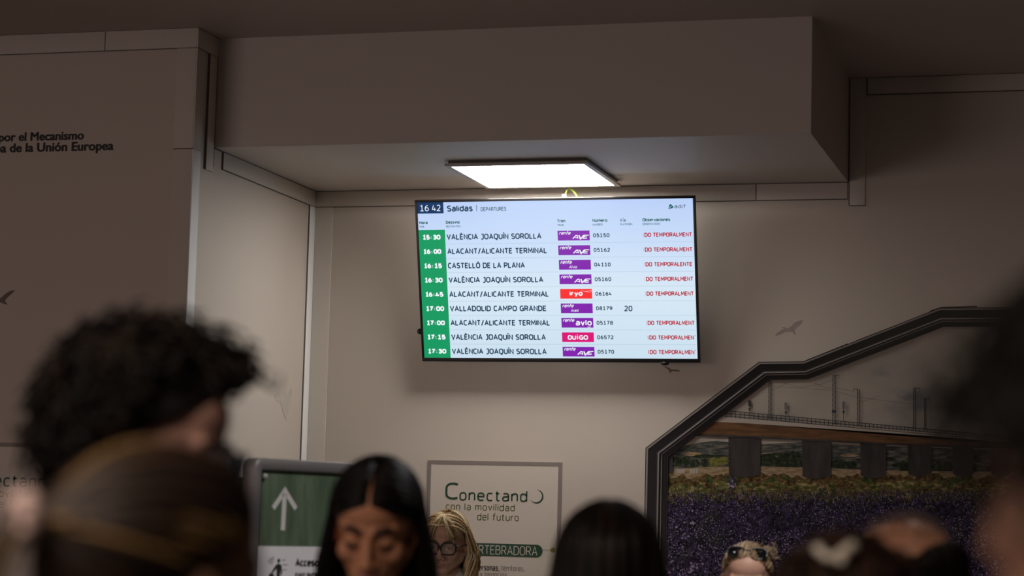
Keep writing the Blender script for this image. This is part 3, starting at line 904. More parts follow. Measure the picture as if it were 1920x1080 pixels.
# hills behind
mp([(1246, 850), (1275, 838), (1310, 830), (1345, 826), (1395, 834), (1450, 832), (1520, 828), (1580, 834), (1650, 836), (1720, 838), (1800, 842), (XR, 858), (XR, 915), (1246, 905)], 1)
for k in range(16):
    x = 1262 + k * 36 + rnd.uniform(-10, 10); y = 850 + rnd.uniform(0, 22) + (x - 1255) * 0.006
    blob(x, y, rnd.uniform(16, 34), rnd.uniform(2, 5), 4 if k % 4 == 1 else 2, k)
for x, y, rx, ry in ((1272, 866, 8, 9), (1287, 864, 8, 10), (1302, 869, 10, 8), (1322, 868, 8, 8), (1440, 862, 16, 12), (1470, 866, 20, 12), (1490, 862, 14, 16), (1575, 870, 16, 9), (1596, 872, 12, 7), (1694, 878, 9, 14), (1770, 876, 22, 12), (1815, 880, 20, 14), (1870, 882, 22, 14)):
    blob(x, y, rx, ry, 2, int(x))
for x, y, rx, ry in ((1341, 866, 13, 9), (1357, 864, 9, 8)):
    blob(x, y, rx, ry, 3, int(x))
mp([(1246, 880), (1320, 876), (1440, 875), (1520, 877), (1600, 880), (1700, 883), (1800, 884), (XR, 890), (XR, 925), (1246, 912)], 4)
for x, y in ((1276, 883), (1301, 883)):
    mp([(x - 8, y - 4), (x + 8, y - 4), (x + 8, y + 4), (x - 8, y + 4)], 14)
mp([(1246, 905)] + jag(1246, XR, 893, 6, 9, 5) + [(XR, 930), (1246, 930)], 5)
mp([(1246, 915)] + jag(1246, XR, 903, 4, 7, 6) + [(XR, 960), (1246, 960)], 6)
for k in range(46):
    x = rnd.uniform(1256, 1860); y = rnd.uniform(893, 912)
    blob(x, y, rnd.uniform(6, 15), rnd.uniform(3, 7), rnd.choice((5, 5, 7)), 40 + k, rough=0.3)
for k in range(26):
    x = rnd.uniform(1300, 1860); y = rnd.uniform(920, 930)
    blob(x, y, rnd.uniform(8, 22), rnd.uniform(4, 8), 5, 140 + k, rough=0.35)
# viaduct: piers, girder, parapet, railing
piers = [(1366, 1427, 820, 888), (1504, 1559, 825, 891), (1613, 1662, 830, 890), (1702, 1747, 834, 887), (1786, 1826, 838, 887), (1858, 1894, 842, 887)]
for x0, x1, y0, y1 in piers:
    mp([(x0, y0), (x1, y0 + 1)] + [(x1 - 1 - (x1 - x0 - 2) * t, y1 + 5 * math.sin(PI * t) + 2) for t in np.linspace(0, 1, 9)], 8)
    mp([(x0 + 8, y0 + 1.5), (x1 - 8, y0 + 2), (x1 - 9, y0 + 4), (x0 + 9, y0 + 3.6)], 11)
mp([(1246, 886), (1262, 886), (1262, 840), (1262, 846), (1246, 846)], 8)
top = lambda x: 783 + (x - 1370) * 0.0745
mp([(1287, 817), (1300, 817.5), (1400, 821), (1500, 826), (1640, 833), (1780, 839), (XR, 855), (XR, top(XR) + 5), (1780, 820), (1640, 810), (1500, 798), (1400, 790), (1340, 787), (1326, 788)], 9)
mp([(1291, 813), (1300, 813), (1400, 817), (1500, 822), (1640, 829.5), (1780, 835), (XR, 851), (XR, 855), (1780, 839), (1640, 833), (1500, 826), (1400, 821), (1300, 817.5), (1287, 817)], 8)
mp([(1334, 782), (1340, 782), (1370, 783), (1500, top(1500)), (1640, top(1640)), (1780, top(1780)), (XR, top(XR)), (XR, top(XR) + 5), (1780, top(1780) + 6.5), (1640, top(1640) + 7), (1500, top(1500) + 8), (1400, top(1400) + 8.5), (1340, 791), (1322, 791)], 10)


def ln(pts, w, mi):
    OFF[0] += 0.00001
    stroke(b, [Wm(*p) for p in pts], w, MFR, mi, OFF[0])


rail = lambda x: 770.5 + (x - 1365) * 0.0915
for dy in (0, 5.2):
    ln([(1360, rail(1360) + dy), (1900, rail(1900) + dy)], 0.0032, 11)
ln([(1360, rail(1360) + 10.6), (1900, rail(1900) + 8.6)], 0.0026, 11)
x = 1362
while x < 1900:
    ln([(x, rail(x)), (x, top(x) + 0.5)], 0.0028, 11); x += 8.8 - (x - 1362) * 0.005
# overhead line masts: two chords with lacing
for x, y0, y1, w in ((1444, 706, 786, 4.6), (1564, 704, 796, 5.2), (1610, 730, 799, 4.6), (1715, 728, 805, 4.4), (1735, 748, 807, 3.2)):
    for s in (-1, 1):
        ln([(x + s * w * .42, y0), (x + s * w * .5, y1)], 0.0026, 11)
    k = int((y1 - y0) / 4.5)
    z = [(x + (w * .45 if j % 2 else -w * .45), y0 + (y1 - y0) * j / k) for j in range(k + 1)]
    ln(z, 0.0018, 11)
    if x != 1444:
        ln([(x - 2, y0 - .5), (x + 10 if x != 1610 else x - 9, y0 - .5)], 0.0024, 11); ln([(x + (9 if x != 1610 else -9), y0 - .5), (x + (9 if x != 1610 else -9), y0 + 7)], 0.0016, 11)
wire = mat('mural_wire', (0.13, 0.12, 0.12), rough=0.6); PM.append(wire); WI = len(PM) - 1
for pts in ([(1446, 733), (1462, 726), (1476, 719)], [(1562, 730), (1540, 724), (1527, 718)], [(1567, 728), (1600, 733)], [(1612, 754), (1634, 748), (1650, 742)], [(1713, 752), (1695, 746), (1682, 742)], [(1446, 724), (1560, 732), (1608, 745), (1713, 758)], [(1468, 718), (1500, 726), (1540, 721), (1562, 712)]):
    ln(pts, 0.0013, WI)
for x, y0, y1, ye, mi in ((1406, 751, 762, 776, 11), (1474, 755, 768, 780, 12), (1582, 753, 767, 790, 12)):
    mp([(x - 2.6, y0), (x + 2.6, y0), (x + 2.6, y1), (x - 2.6, y1)], mi); mp([(x - 2, y1 + 3), (x + 2, y1 + 3), (x + 2, y1 + 8), (x - 2, y1 + 8)], 11)
    ln([(x, y1), (x, ye)], 0.0022, 11)
mp([(1560, 769), (1568, 769), (1568, 774), (1560, 774)], 13)
ln([(1304, 858), (1304.5, 890)], 0.0012, WI)
# lavender field with its florets
lav = [(1240, 1470)] + jag(1240, XR, 929, 7, 5, 9) + [(XR, 1470)]
OFF[0] += 0.0001
q = [Wm(*p) for p in lav]
poly(b, [(max(inn[0][0] - .02, min(4.07, u)), max(0.64, v)) for u, v in q], MFR, 15, OFF[0])
OFF[0] += 0.0001
o0, ux0, uz0, n0 = MFR
for k in range(21000):
    t = rnd.random() ** 1.15
    y = 921 + t * 190; x = rnd.uniform(1252, 2092)
    g = math.sin(x * .043 + y * .021) + math.sin(x * .017 - y * .05) + math.sin(y * .09 + x * .005)
    if g > 1.5 and rnd.random() < .75:
        continue
    u, v = Wm(x, y)
    r = (0.0016 + 0.0022 * t) * rnd.uniform(.6, 1.4)
    mi = rnd.choices((16, 17, 18), (0.24, 0.42, 0.34))[0]
    a0 = rnd.uniform(0, PI)
    pts = [(u + r * rr * math.cos(a0 + a), v + r * rr * math.sin(a0 + a)) for a, rr in ((0, 1.3), (1.3, .7), (2.4, 1.2), (3.7, .6), (5.0, 1.1))]
    poly(b, pts, MFR, mi, OFF[0] + rnd.random() * 0.0002)
OFF[0] += 0.0004
for k in range(240):
    x = rnd.uniform(1255, 1850); y = rnd.uniform(935, 1090)
    g = math.sin(x * .043 + y * .021) + math.sin(x * .017 - y * .05) + math.sin(y * .09 + x * .005)
    if g < 0.9:
        continue
    u, v = Wm(x, y); a = rnd.uniform(.9, 2.2); L = rnd.uniform(.02, .05)
    stroke(b, [(u, v), (u + L * math.cos(a) * .5, v + L * .5), (u + L * math.cos(a), v + L)], 0.0022, MFR, 7, OFF[0])
for k in range(900):                                     # dry grass and scrub breaking the edge of the flowers
    x = rnd.uniform(1252, 1850); y = 932 + rnd.gauss(0, 7)
    u, v = Wm(x, y); a = PI / 2 + rnd.gauss(0, .4); L = rnd.uniform(.008, .030)
    stroke(b, [(u, v), (u + L * math.cos(a) * .4, v + L * .55), (u + L * math.cos(a), v + L * math.sin(a))], rnd.uniform(.0016, .0034), MFR, rnd.choice((5, 5, 6, 6, 7, 18)), OFF[0] + rnd.random() * 0.0002)
OFF[0] += 0.0003
for k in range(900):
    x = rnd.uniform(1252, 1850); y = 930 - abs(rnd.gauss(0, 9)) + 6
    u, v = Wm(x, y); r = .0018 * rnd.uniform(.6, 1.4); a0 = rnd.uniform(0, PI)
    poly(b, [(u + r * q * math.cos(a0 + a), v + r * q * math.sin(a0 + a)) for a, q in ((0, 1.3), (1.3, .7), (2.4, 1.2), (3.7, .6), (5.0, 1.1))], MFR, rnd.choice((16, 17, 17, 18)), OFF[0] + rnd.random() * 0.0001)
OFF[0] += 0.0002
for cx, cy, n_f, sx, sy in ((1374, 905, 40, 8, 14), (1290, 978, 46, 12, 14), (1285, 1010, 30, 9, 14), (1262, 1060, 40, 14, 12), (1300, 1066, 40, 16, 12)):
    for k in range(n_f):
        x = rnd.gauss(cx, sx * .55); y = rnd.gauss(cy, sy * .55)
        blob(x, y, rnd.uniform(1.2, 2.8), rnd.uniform(1.2, 2.8), rnd.choice((17, 17, 18, 18, 16)), k, k=9, rough=.25)
b.build('picture', PM, mural, smooth=False)

# ================================================================== SIGN STAND WITH THE GREEN ARROW
SA = math.radians(67.7)
SP = np.array([1.0107, -3.0434, 0.0])                      # front left edge on the floor
stand = empty('sign_stand', SP, SA)
tag(stand, 'grey metal sign stand with green arrow sheet for fast entrance, beside the dark haired woman', 'sign')
SN = np.array([math.sin(SA), -math.cos(SA), 0]); SUX = np.array([math.cos(SA), math.sin(SA), 0])


def S(x, y):
    p = on_plane(x, y, SP, SN) - SP
    return (p @ SUX, p[2])


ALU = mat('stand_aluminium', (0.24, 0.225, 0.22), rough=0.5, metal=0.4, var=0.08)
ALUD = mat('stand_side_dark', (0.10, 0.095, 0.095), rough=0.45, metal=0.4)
SWID, STOP, SBOT = 0.66, 1.772, 0.70
FRAME_W = 0.036
SFR = (np.zeros(3), np.array([1.0, 0, 0]), np.array([0, 0, 1.0]), np.array([0, -1.0, 0]))


def rrect(x0, z0, x1, z1, r, k=7):
    p = []
    for cx, cz, a in ((x1 - r, z1 - r, 0), (x0 + r, z1 - r, PI / 2), (x0 + r, z0 + r, PI), (x1 - r, z0 + r, 1.5 * PI)):
        p += [(cx + r * math.cos(a + t), cz + r * math.sin(a + t)) for t in np.linspace(0, PI / 2, k)]
    return p


b = MB()
po = rrect(0, SBOT, SWID, STOP, 0.030); pi_ = rrect(FRAME_W, SBOT + FRAME_W, SWID - FRAME_W, STOP - FRAME_W, 0.004)
n = len(po)
prof = [(po, 0.045), (po, 0.004), ([(a[0] * .88 + c[0] * .12, a[1] * .88 + c[1] * .12) for a, c in zip(po, pi_)], 0.0), ([(a[0] * .15 + c[0] * .85, a[1] * .15 + c[1] * .85) for a, c in zip(po, pi_)], 0.0), (pi_, 0.006), (pi_, 0.02)]
V = []
for ring, y in prof:
    V += [(p[0], y, p[1]) for p in ring]
F_ = []
for r in range(len(prof) - 1):
    for i in range(n):
        j = (i + 1) % n
        F_.append((r * n + i, r * n + j, (r + 1) * n + j, (r + 1) * n + i))
b.add(V, F_)
b.build('frame', ALU, stand)
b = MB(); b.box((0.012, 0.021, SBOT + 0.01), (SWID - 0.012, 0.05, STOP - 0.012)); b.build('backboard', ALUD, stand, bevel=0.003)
b = MB()
b.box((0.004, 0.050, 0.02), (0.05, 0.098, STOP - 0.06)); b.box((SWID - 0.05, 0.050, 0.02), (SWID - 0.004, 0.098, STOP - 0.06))
b.box((-0.012, 0.046, STOP - 0.16), (0.054, 0.105, STOP - 0.11))
b.build('post', mat('stand_post_black', (0.02, 0.02, 0.02), rough=0.4), stand, bevel=0.003)
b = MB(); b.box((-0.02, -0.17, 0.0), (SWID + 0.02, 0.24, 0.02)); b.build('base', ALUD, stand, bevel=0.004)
gl = S(490.5, 881); gb = S(487, 1024)
gx0, gz1, gz0 = 0.050, gl[1], gb[1]
gx1 = SWID - 0.050
GRN = [ramp_mat('sheet_green', [(0.3, (0.070, 0.100, 0.062)), (0.55, (0.100, 0.140, 0.090)), (0.75, (0.15, 0.20, 0.135))], 5, stretch=(5, 1, 1), detail=5, rough=0.5),
       mat('sheet_white', (0.70, 0.67, 0.68), rough=0.5, var=0.05, scale=6), mat('arrow_white', (0.60, 0.58, 0.56), rough=0.5), mat('sheet_black', (0.02, 0.02, 0.022), rough=0.5), ALU]
b = MB()
rect(b, gx0, gz0, gx1, gz1, SFR, 0, -0.0170)
rect(b, gx0 - .004, SBOT + FRAME_W, gx1, gz0, SFR, 1, -0.0172)


def sq(pts):
    return [S(*p) for p in pts]


ah = sq([(541.5, 913)])[0]
tipz = S(541.5, 913)
for l in ([(519.5, 953), (541.5, 920), (562, 954)], [(541.2, 922), (537.5, 994.5)]):
    stroke(b, sq(l), 0.0165 if len(l) == 3 else 0.0185, SFR, 2, -0.0160)
poly(b, sq([(541.8, 913), (546, 921.5), (541.5, 930), (537, 921.5)]), SFR, 2, -0.0159)
# walking figure with radio waves, dashes behind, case in hand
c = S(530, 1051.5)
disc(b, c, 0.0062, SFR, 3, -0.0160)
poly(b, sq([(527, 1057.5), (532, 1057.5), (535.5, 1061), (536, 1078), (534, 1078), (533, 1065), (532, 1082), (531, 1100), (526, 1100), (526, 1066), (517, 1077), (515, 1075.5), (523.5, 1061)]), SFR, 3, -0.0160)
poly(b, sq([(512, 1076), (521, 1076.5), (521, 1084), (512, 1084)]), SFR, 3, -0.0160)
for x0, x1, y in ((536, 543, 1050.5), (537, 547.5, 1059.3), (537, 545, 1068.6)):
    stroke(b, sq([(x0, y), (x1, y)]), 0.0013, SFR, 3, -0.0160)
for k in range(3):
    stroke(b, sq([(510 + 3.6 * k + (0 if j < 2 else -2) * 1.0, 0) and (519.5 - (2 - k) * 3.6 - 0.9 * (j - 1.5) ** 2 * (0.4 + .3 * k) + (1.5 - j) * 1.6 * .8, 1051 - (1.5 - j) * (3.5 + 2.2 * k) / 1.5) for j in range(4)]), 0.002, SFR, 3, -0.0160)
a = S(561, 1062.5); c = S(603.5, 1063.5); t_ = S(561, 1048)
text(b, 'Acceso', a[0], c[0], a[1], t_[1] - a[1], 0.0056, SFR, 3, -0.0160)
a = S(608.5, 1063.5)
text(b, 'rápido', a[0], a[0] + .105, a[1], t_[1] - S(561, 1062.5)[1], 0.0056, SFR, 3, -0.0160)
a = S(561, 1083); c = S(612, 1084); t_ = S(561, 1074.5)
text(b, 'FAST ENTRANCE', a[0], c[0] + 0.018, a[1], t_[1] - a[1], 0.0038, SFR, 3, -0.0160)
b.build('sign_sheet', GRN, stand, smooth=False)
b = MB(); q = S(501, 893); b.tube([(q[0], 0.016, q[1]), (q[0], 0.004, q[1])], [0.010, 0.008], 14)
b.build('suction_cup', mat('cup_clear', (0.42, 0.42, 0.40), rough=0.2), stand)

# ================================================================== PEOPLE
SKINS = {}


def skin(name, col):
    m = mat('skin_' + name, col, rough=0.5, var=0.10, scale=25, spec=0.35)
    m.node_tree.nodes['Principled BSDF'].inputs['Subsurface Weight'].default_value = 0.0
    return m


def hairm(name, col, rough=0.38, var=0.5):
    return mat('hair_' + name, col, rough=rough, var=var, scale=120, spec=0.18)


class Person:
    """A standing figure. Local frame: feet at the origin, looking down -Y. The head has its own frame at eye level."""

    def __init__(s, label, head, heading, pitch=0, yaw=0, roll=0, female=True, skin_m=None, lip=None, voxel=0.0055, top=None, trousers=None, shoes=None, arms='hang', lids=False, jaw=1.0):
        s.root = empty('person', (0, 0, 0), math.radians(heading))
        tag(s.root, label, 'person')
        s.H = head[2] + 0.118
        k = s.H / 1.72; s.k = k
        c, sn = math.cos(math.radians(heading)), math.sin(math.radians(heading))
        # the head sits a little in front of the feet
        fx, fy = -0.03 * -sn, -0.03 * c
        s.root.location = (head[0] - fx, head[1] - fy, 0)
        s.HM = np.array((Matrix.Translation((0, -0.03, head[2])) @ Matrix.Translation((0, 0.03, -0.08)) @
                         Euler((math.radians(pitch), math.radians(roll), math.radians(yaw)), 'XYZ').to_matrix().to_4x4() @ Matrix.Translation((0, -0.03, 0.08))))
        s.female = female
        sw = 0.165 if female else 0.185
        hz = head[2]
        # ---- body: continuous surface grown from joined limbs
        b = MB()
        hb = MB(); s.headshape(hb, female, lids, jaw); hb.xform(s.h)
        for v in hb.v: pass
        b.v += hb.v; b.f += hb.f; b.m += hb.m; b.n = hb.n
        nb = s.h(np.array([[0, 0.022, -0.075]]))[0]
        b.cap((0, 0.03, 1.40 * k), nb, 0.058 if not female else 0.05, 0.054 if not female else 0.046)
        s.torso(b, 0.0, sw, k); s.legs(b, 0.0, k); s.armset(b, 0.0, sw, k, arms, True)
        body = b.build('body', [skin_m, lip or skin_m], s.root, remesh=voxel, relax=3)
        s.body = body
        # lips are a colour of the skin: picked by place in the head frame
        if lip is not None:
            inv = np.linalg.inv(s.HM)
            me = body.data; nP = len(me.polygons)
            cen = np.zeros(nP * 3); me.polygons.foreach_get('center', cen); cen = cen.reshape(-1, 3)
            L = cen @ inv[:3, :3].T + inv[:3, 3]
            sel = ((L[:, 0] / 0.023) ** 2 + ((L[:, 2] + 0.0672) / 0.0098) ** 2 < 1) & (L[:, 1] < -0.078)
            me.polygons.foreach_set('material_index', sel.astype(np.int32)); me.update()
        # ---- clothes
        b = MB(); s.torso(b, 0.013, sw, k, shirt=True); s.armset(b, 0.014, sw, k, arms, False)
        b.build('top', top, s.root, remesh=0.011, relax=4)
        b = MB(); s.legs(b, 0.013, k, trousers=True)
        b.build('trousers', trousers, s.root, remesh=0.012, relax=3)
        for sd in (-1, 1):
            b = MB(); b.ell((sd * 0.10 * k, -0.045 * k, 0.045), (0.046, 0.135, 0.045)); b.cap((sd * 0.10 * k, 0.03, 0.05), (sd * 0.10 * k, 0.03, 0.11), 0.05, 0.045)
            b.xform(lambda v: np.column_stack([v[:, 0], v[:, 1], np.maximum(v[:, 2], 0.0)]))
            b.build('shoe', shoes, s.root)

    def h(s, v):
        v = np.asarray(v, float).reshape(-1, 3)
        return v @ s.HM[:3, :3].T + s.HM[:3, 3]

    def torso(s, b, g, sw, k, shirt=False):
        f = s.female
        if shirt:
            b.ell((0, 0.012, 1.00 * k), (.163 * k + g + .007, .112 * k + g + .007, .085 * k))
            b.cap((0, .03, 1.37 * k), (0, .03, 1.425 * k), .062 + g, .060 + g)
        else:
            b.ell((0, 0.012, 0.93 * k), ((.165 if f else .16) * k + g, .112 * k + g, .125 * k + g))
        b.ell((0, 0.008, 1.09 * k), ((.128 if f else .145) * k + g, .095 * k + g, .15 * k + g))
        b.ell((0, 0.012, 1.26 * k), ((.148 if f else .165) * k + g, .112 * k + g, .165 * k + g))
        if f:
            for sd in (-1, 1):
                b.ell((sd * .07 * k, -.075 * k, 1.24 * k), (.058 * k + g, .05 * k + g, .06 * k + g))
        b.cap((-sw * k * .82, 0.02, 1.385 * k), (sw * k * .82, 0.02, 1.385 * k), .058 * k + g, .058 * k + g)
        for sd in (-1, 1):
            b.cap((sd * sw * k * .75, 0.025, 1.40 * k), (sd * .03, 0.03, 1.455 * k), .045 * k + g * .6, .042 * k + g * .6)

    def legs(s, b, g, k, trousers=False):
        for sd in (-1, 1):
            hp = (sd * .088 * k, 0.01, .90 * k); kn = (sd * .095 * k, -.008, .49 * k); an = (sd * .10 * k, .03, (.09 if not trousers else .12) * k)
            b.cap(hp, kn, .088 * k + g, .056 * k + g); b.cap(kn, an, .058 * k + g, .038 * k + g * 1.5)
            if not trousers:
                b.ell((sd * .10 * k, -.04 * k, .04), (.04, .125, .036))
        if trousers:
            b.ell((0, 0.012, 0.925 * k), (.165 * k + g, .113 * k + g + .003, .135 * k + g))

    def armset(s, b, g, sw, k, arms, hands):
        for sd in (-1, 1):
            sh = np.array((sd * sw * k * .98, .02, 1.385 * k))
            if arms == 'hang':
                el = sh + np.array((sd * .045, .025, -.30 * k)); wr = el + np.array((sd * .005, -.06, -.245 * k))
                fd = np.array((0, -.12, -.99)); side = np.array((0, -1.0, 0)); pn = np.array((sd * 1.0, 0, 0))
            else:           # forearms raised in front, looking down at the hands
                el = sh + np.array((sd * .04, -.02, -.30 * k)); wr = el + np.array((-sd * .10, -.22, .06))
                fd = np.array((-sd * .35, -.93, .1)); side = np.array((0, 0.1, 1.0)); pn = np.array((sd * 1.0, -.3, 0))
            fd = fd / np.linalg.norm(fd)
            b.cap(sh, el, .050 * k + g, .038 * k + g); b.cap(el, wr, .040 * k + g, .026 * k + g)
            if hands:
                side = side - fd * (side @ fd); side /= np.linalg.norm(side); pn = np.cross(fd, side)
                if pn[0] * sd < 0: pn = -pn
                pc = wr + fd * .055
                for q in (-.026, -.009, .009, .026):
                    b.cap(wr + fd * .012 + side * q * .6, wr + fd * .088 + side * q, .014, .0115)
                for q, L in ((.029, .066), (.010, .076), (-.010, .070), (-.028, .054)):
                    p0 = wr + fd * .088 + side * q; p1 = p0 + fd * L * .5 - pn * .008; p2 = p1 + fd * L * .32 - pn * .016; p3 = p2 + fd * L * .14 - pn * .016
                    b.cap(p0, p1, .0092, .0085, 8); b.cap(p1, p2, .0085, .0078, 8); b.cap(p2, p3, .0078, .007, 8)
                t0 = wr + fd * .03 + side * .024; t1 = t0 + fd * .035 + side * .026 - pn * .01; t2 = t1 + fd * .03 + side * .006 - pn * .008
                b.cap(t0, t1, .0125, .0105, 8); b.cap(t1, t2, .0105, .009, 8)

    @staticmethod
    def headshape(b, f, lids, jaw):
        b.ell((0, .012, .025), (.075, .095, .09), nu=28, nv=18)
        b.ell((0, -.030, -.030), (.061, .054, .076), nu=28, nv=18)
        b.ell((0, -.035, .050), (.061, .0525, .052), nu=24, nv=14)
        for sd in (-1, 1):
            b.cap((sd * .051 * jaw, .0, -.052), (sd * .014 * jaw, -.066, -.092), .022, .0185)
            b.cap((sd * .010, -.0815, .020), (sd * .046, -.066, .0215), .0095, .0095)
            b.ell((sd * .041, -.0575, -.028), (.023, .022, .024))
            b.ell((sd * .0125, -.0945, -.043), (.0095, .0105, .0085))
            if lids:
                b.ell((sd * .031, -.0675, -.001), (.0165, .0155, .0125))
            else:
                b.ell((sd * .031, -.0675, .0055), (.0165, .0155, .0075)); b.ell((sd * .031, -.066, -.009), (.0155, .014, .005))
            b.ell((sd * .077, .012, -.012), (.0085, .019, .032), (0, sd * .12, sd * .35))
        b.ell((0, -.074, -.094), (.019, .018, .017))
        b.cap((0, -.084, .010), (0, -.104, -.034), .0085, .0100)
        b.ell((0, -.1065, -.0385), (.0115, .0115, .0105))
        b.ell((0, -.070, -.068), (.033, .024, .027))
        for z, r in ((-.0632, .0058), (-.0715, .0068)):
            b.tube([(-.022, -.0840, z - .001), (-.011, -.0925, z), (0, -.0945, z + .0008), (.011, -.0925, z), (.022, -.0840, z - .001)], [r * .5, r * .95, r, r * .95, r * .5], 8)
        b.cap((0, .03, -.075), (0, .012, -.02), .052, .06)

    def part(s, b, name, m, smooth=True, head=True, **kw):
        if head:
            b.xform(s.h)
        return b.build(name, m, s.root, smooth=smooth, **kw)

    def brows(s, m, thick=.0042, dz=0):
        for sd in (-1, 1):
            b = MB()
            b.tube([(sd * .013, -.0915, .0205 + dz), (sd * .024, -.0895, .0245 + dz), (sd * .037, -.0835, .0270 + dz), (sd * .049, -.0725, .0215 + dz)], [thick * .8, thick, thick * .9, thick * .35], 8)
            s.part(b, 'eyebrow', m)

    def lashes(s, m):
        for sd in (-1, 1):
            b = MB()
            b.tube([(sd * .0175, -.0805, -.0075), (sd * .024, -.0850, -.0105), (sd * .032, -.0860, -.0120), (sd * .040, -.0815, -.0105), (sd * .046, -.0745, -.0070)], [.0012, .0028, .0034, .0030, .0014], 8)
            s.part(b, 'eyelashes', m)

    def eyes(s):
        for sd in (-1, 1):
            b = MB(); b.ell((sd * .031, -.0685, -.002), (.0118, .0118, .0118))
            e = s.part(b, 'eye', mat('eye_white', (0.55, 0.52, 0.48), rough=0.25))
            b = MB(); b.ell((sd * .031, -.0785, -.003), (.0055, .0026, .0055)); b.xform(s.h)
            b.build('iris', mat('iris_dark', (0.02, 0.014, 0.01), rough=0.2), e)


def scalp(d, k=1.0):
    d = np.asarray(d, float); d = d / np.linalg.norm(d)
    r = np.array([.075, .095, .09]) * k
    t = (1 + .12 * max(0.0, -d[1]) ** 1.5) / np.linalg.norm(d / r)
    return np.array([0, .012, .025]) + d * t


def parted_hair(p, mats, length, n=420, seed=1, front=48, back=165, wave=0.0, rad=.0042, drop=68, spread=1.0, part_x=0.0, lift=1.0, wts=None, tuck=0.0, gap=0.015):
    """long hair from a centre parting: over the skull, then straight down past the face and back"""
    r = random.Random(seed); b = MB(); z_end = -length
    nm = len(mats)
    for i in range(n):
        sd = 1 if i % 2 else -1
        al = math.radians(front + (back - front) * (r.random() ** 0.85))
        kk = (1.045 + 0.13 * r.random() ** 1.2) * lift
        pts = []
        ph1 = math.radians(drop + r.uniform(-6, 10))
        for ph in np.linspace(gap, ph1, 8):
            d = (sd * math.sin(ph) + 0, -math.cos(al) * math.cos(ph) * (1 - 0.25 * math.sin(ph)), math.sin(al) * math.cos(ph))
            q = scalp(d, 1.02 + (kk - 1.02) * min(1, ph * 1.6 + .12)); q[0] += part_x * (1 - ph / ph1)
            pts.append(q)
        e = pts[-1].copy(); L = -z_end + e[2] + r.uniform(-.03, .02)
        x_out = sd * (0.086 + .026 * r.random()) * spread
        w_ph = r.uniform(0, 6.28); wl = r.uniform(.9, 1.2)
        # hair hangs a little back from the temples
        for t in np.linspace(.1, 1, 10):
            q = e.copy(); q[2] = e[2] - L * t
            q[0] = e[0] + (x_out - e[0]) * min(1, t * 3) - sd * .012 * max(0, t - .4)
            q[1] = e[1] + (.012 + tuck) * min(1, t * 3) - .03 * max(0, t - .5)
            if wave:
                q[0] += wave * math.sin(w_ph + t * 9 * wl) * min(1, t * 3); q[1] += wave * math.cos(w_ph + t * 9 * wl) * min(1, t * 3)
            pts.append(q)
        rr = np.full(len(pts), rad * r.uniform(.7, 1.3)); rr[0] *= .8; rr[-1] *= .3; rr[-2] *= .7
        b.tube(pts, rr, 5, r.choices(range(nm), wts)[0] if nm > 1 else 0)
    # curtain at the back of the head
    for i in range(int(n * .6)):
        az = r.uniform(-1.75, 1.75); kk = (1.03 + .12 * r.random()) * lift
        pts = []
        for el in np.linspace(1.45, .25, 7):
            d = (math.sin(az) * math.cos(el), math.cos(az) * math.cos(el), math.sin(el))
            pts.append(scalp(d, kk))
        e = pts[-1]; L = -z_end + e[2] + r.uniform(-.03, .02); w_ph = r.uniform(0, 6.28)
        for t in np.linspace(.12, 1, 9):
            q = e.copy(); q[2] = e[2] - L * t; q[0] *= 1 + .04 * t; q[1] = e[1] + (.03 - .03 * t) * t
            if wave:
                q[0] += wave * math.sin(w_ph + t * 9) * min(1, t * 3); q[1] += wave * math.cos(w_ph + t * 9) * min(1, t * 3)
            pts.append(q)
        rr = np.full(len(pts), rad * 1.3); rr[-1] *= .3
        b.tube(pts, rr, 5, r.choices(range(nm), wts)[0] if nm > 1 else 0)
    return b


def cap_shell(b, mi, k, z_front, z_back, part=False, nu=40, power=.8):
    """close-fitting hair base over the scalp, cut along a hairline that is high at the face and low at the nape"""
    nv = 20
    V = []
    for i in range(nv + 1):
        for j in range(nu):
            az = 2 * PI * j / nu
            back = 0.5 - 0.5 * math.cos(az)              # 0 at the face, 1 at the nape
            el_min = z_front + (z_back - z_front) * (back ** power)
            el = PI / 2 - (PI / 2 - el_min) * i / nv
            d = (math.sin(az) * math.cos(el), -math.cos(az) * math.cos(el), math.sin(el))
            V.append(scalp(d, k if i < nv else k * .97))
    F_ = [(i * nu + j, i * nu + (j + 1) % nu, (i + 1) * nu + (j + 1) % nu, (i + 1) * nu + j) for i in range(nv) for j in range(nu)
          if not (part and j in (0, nu - 1) and i > nv * .3)]
    b.add(V, F_, mi)


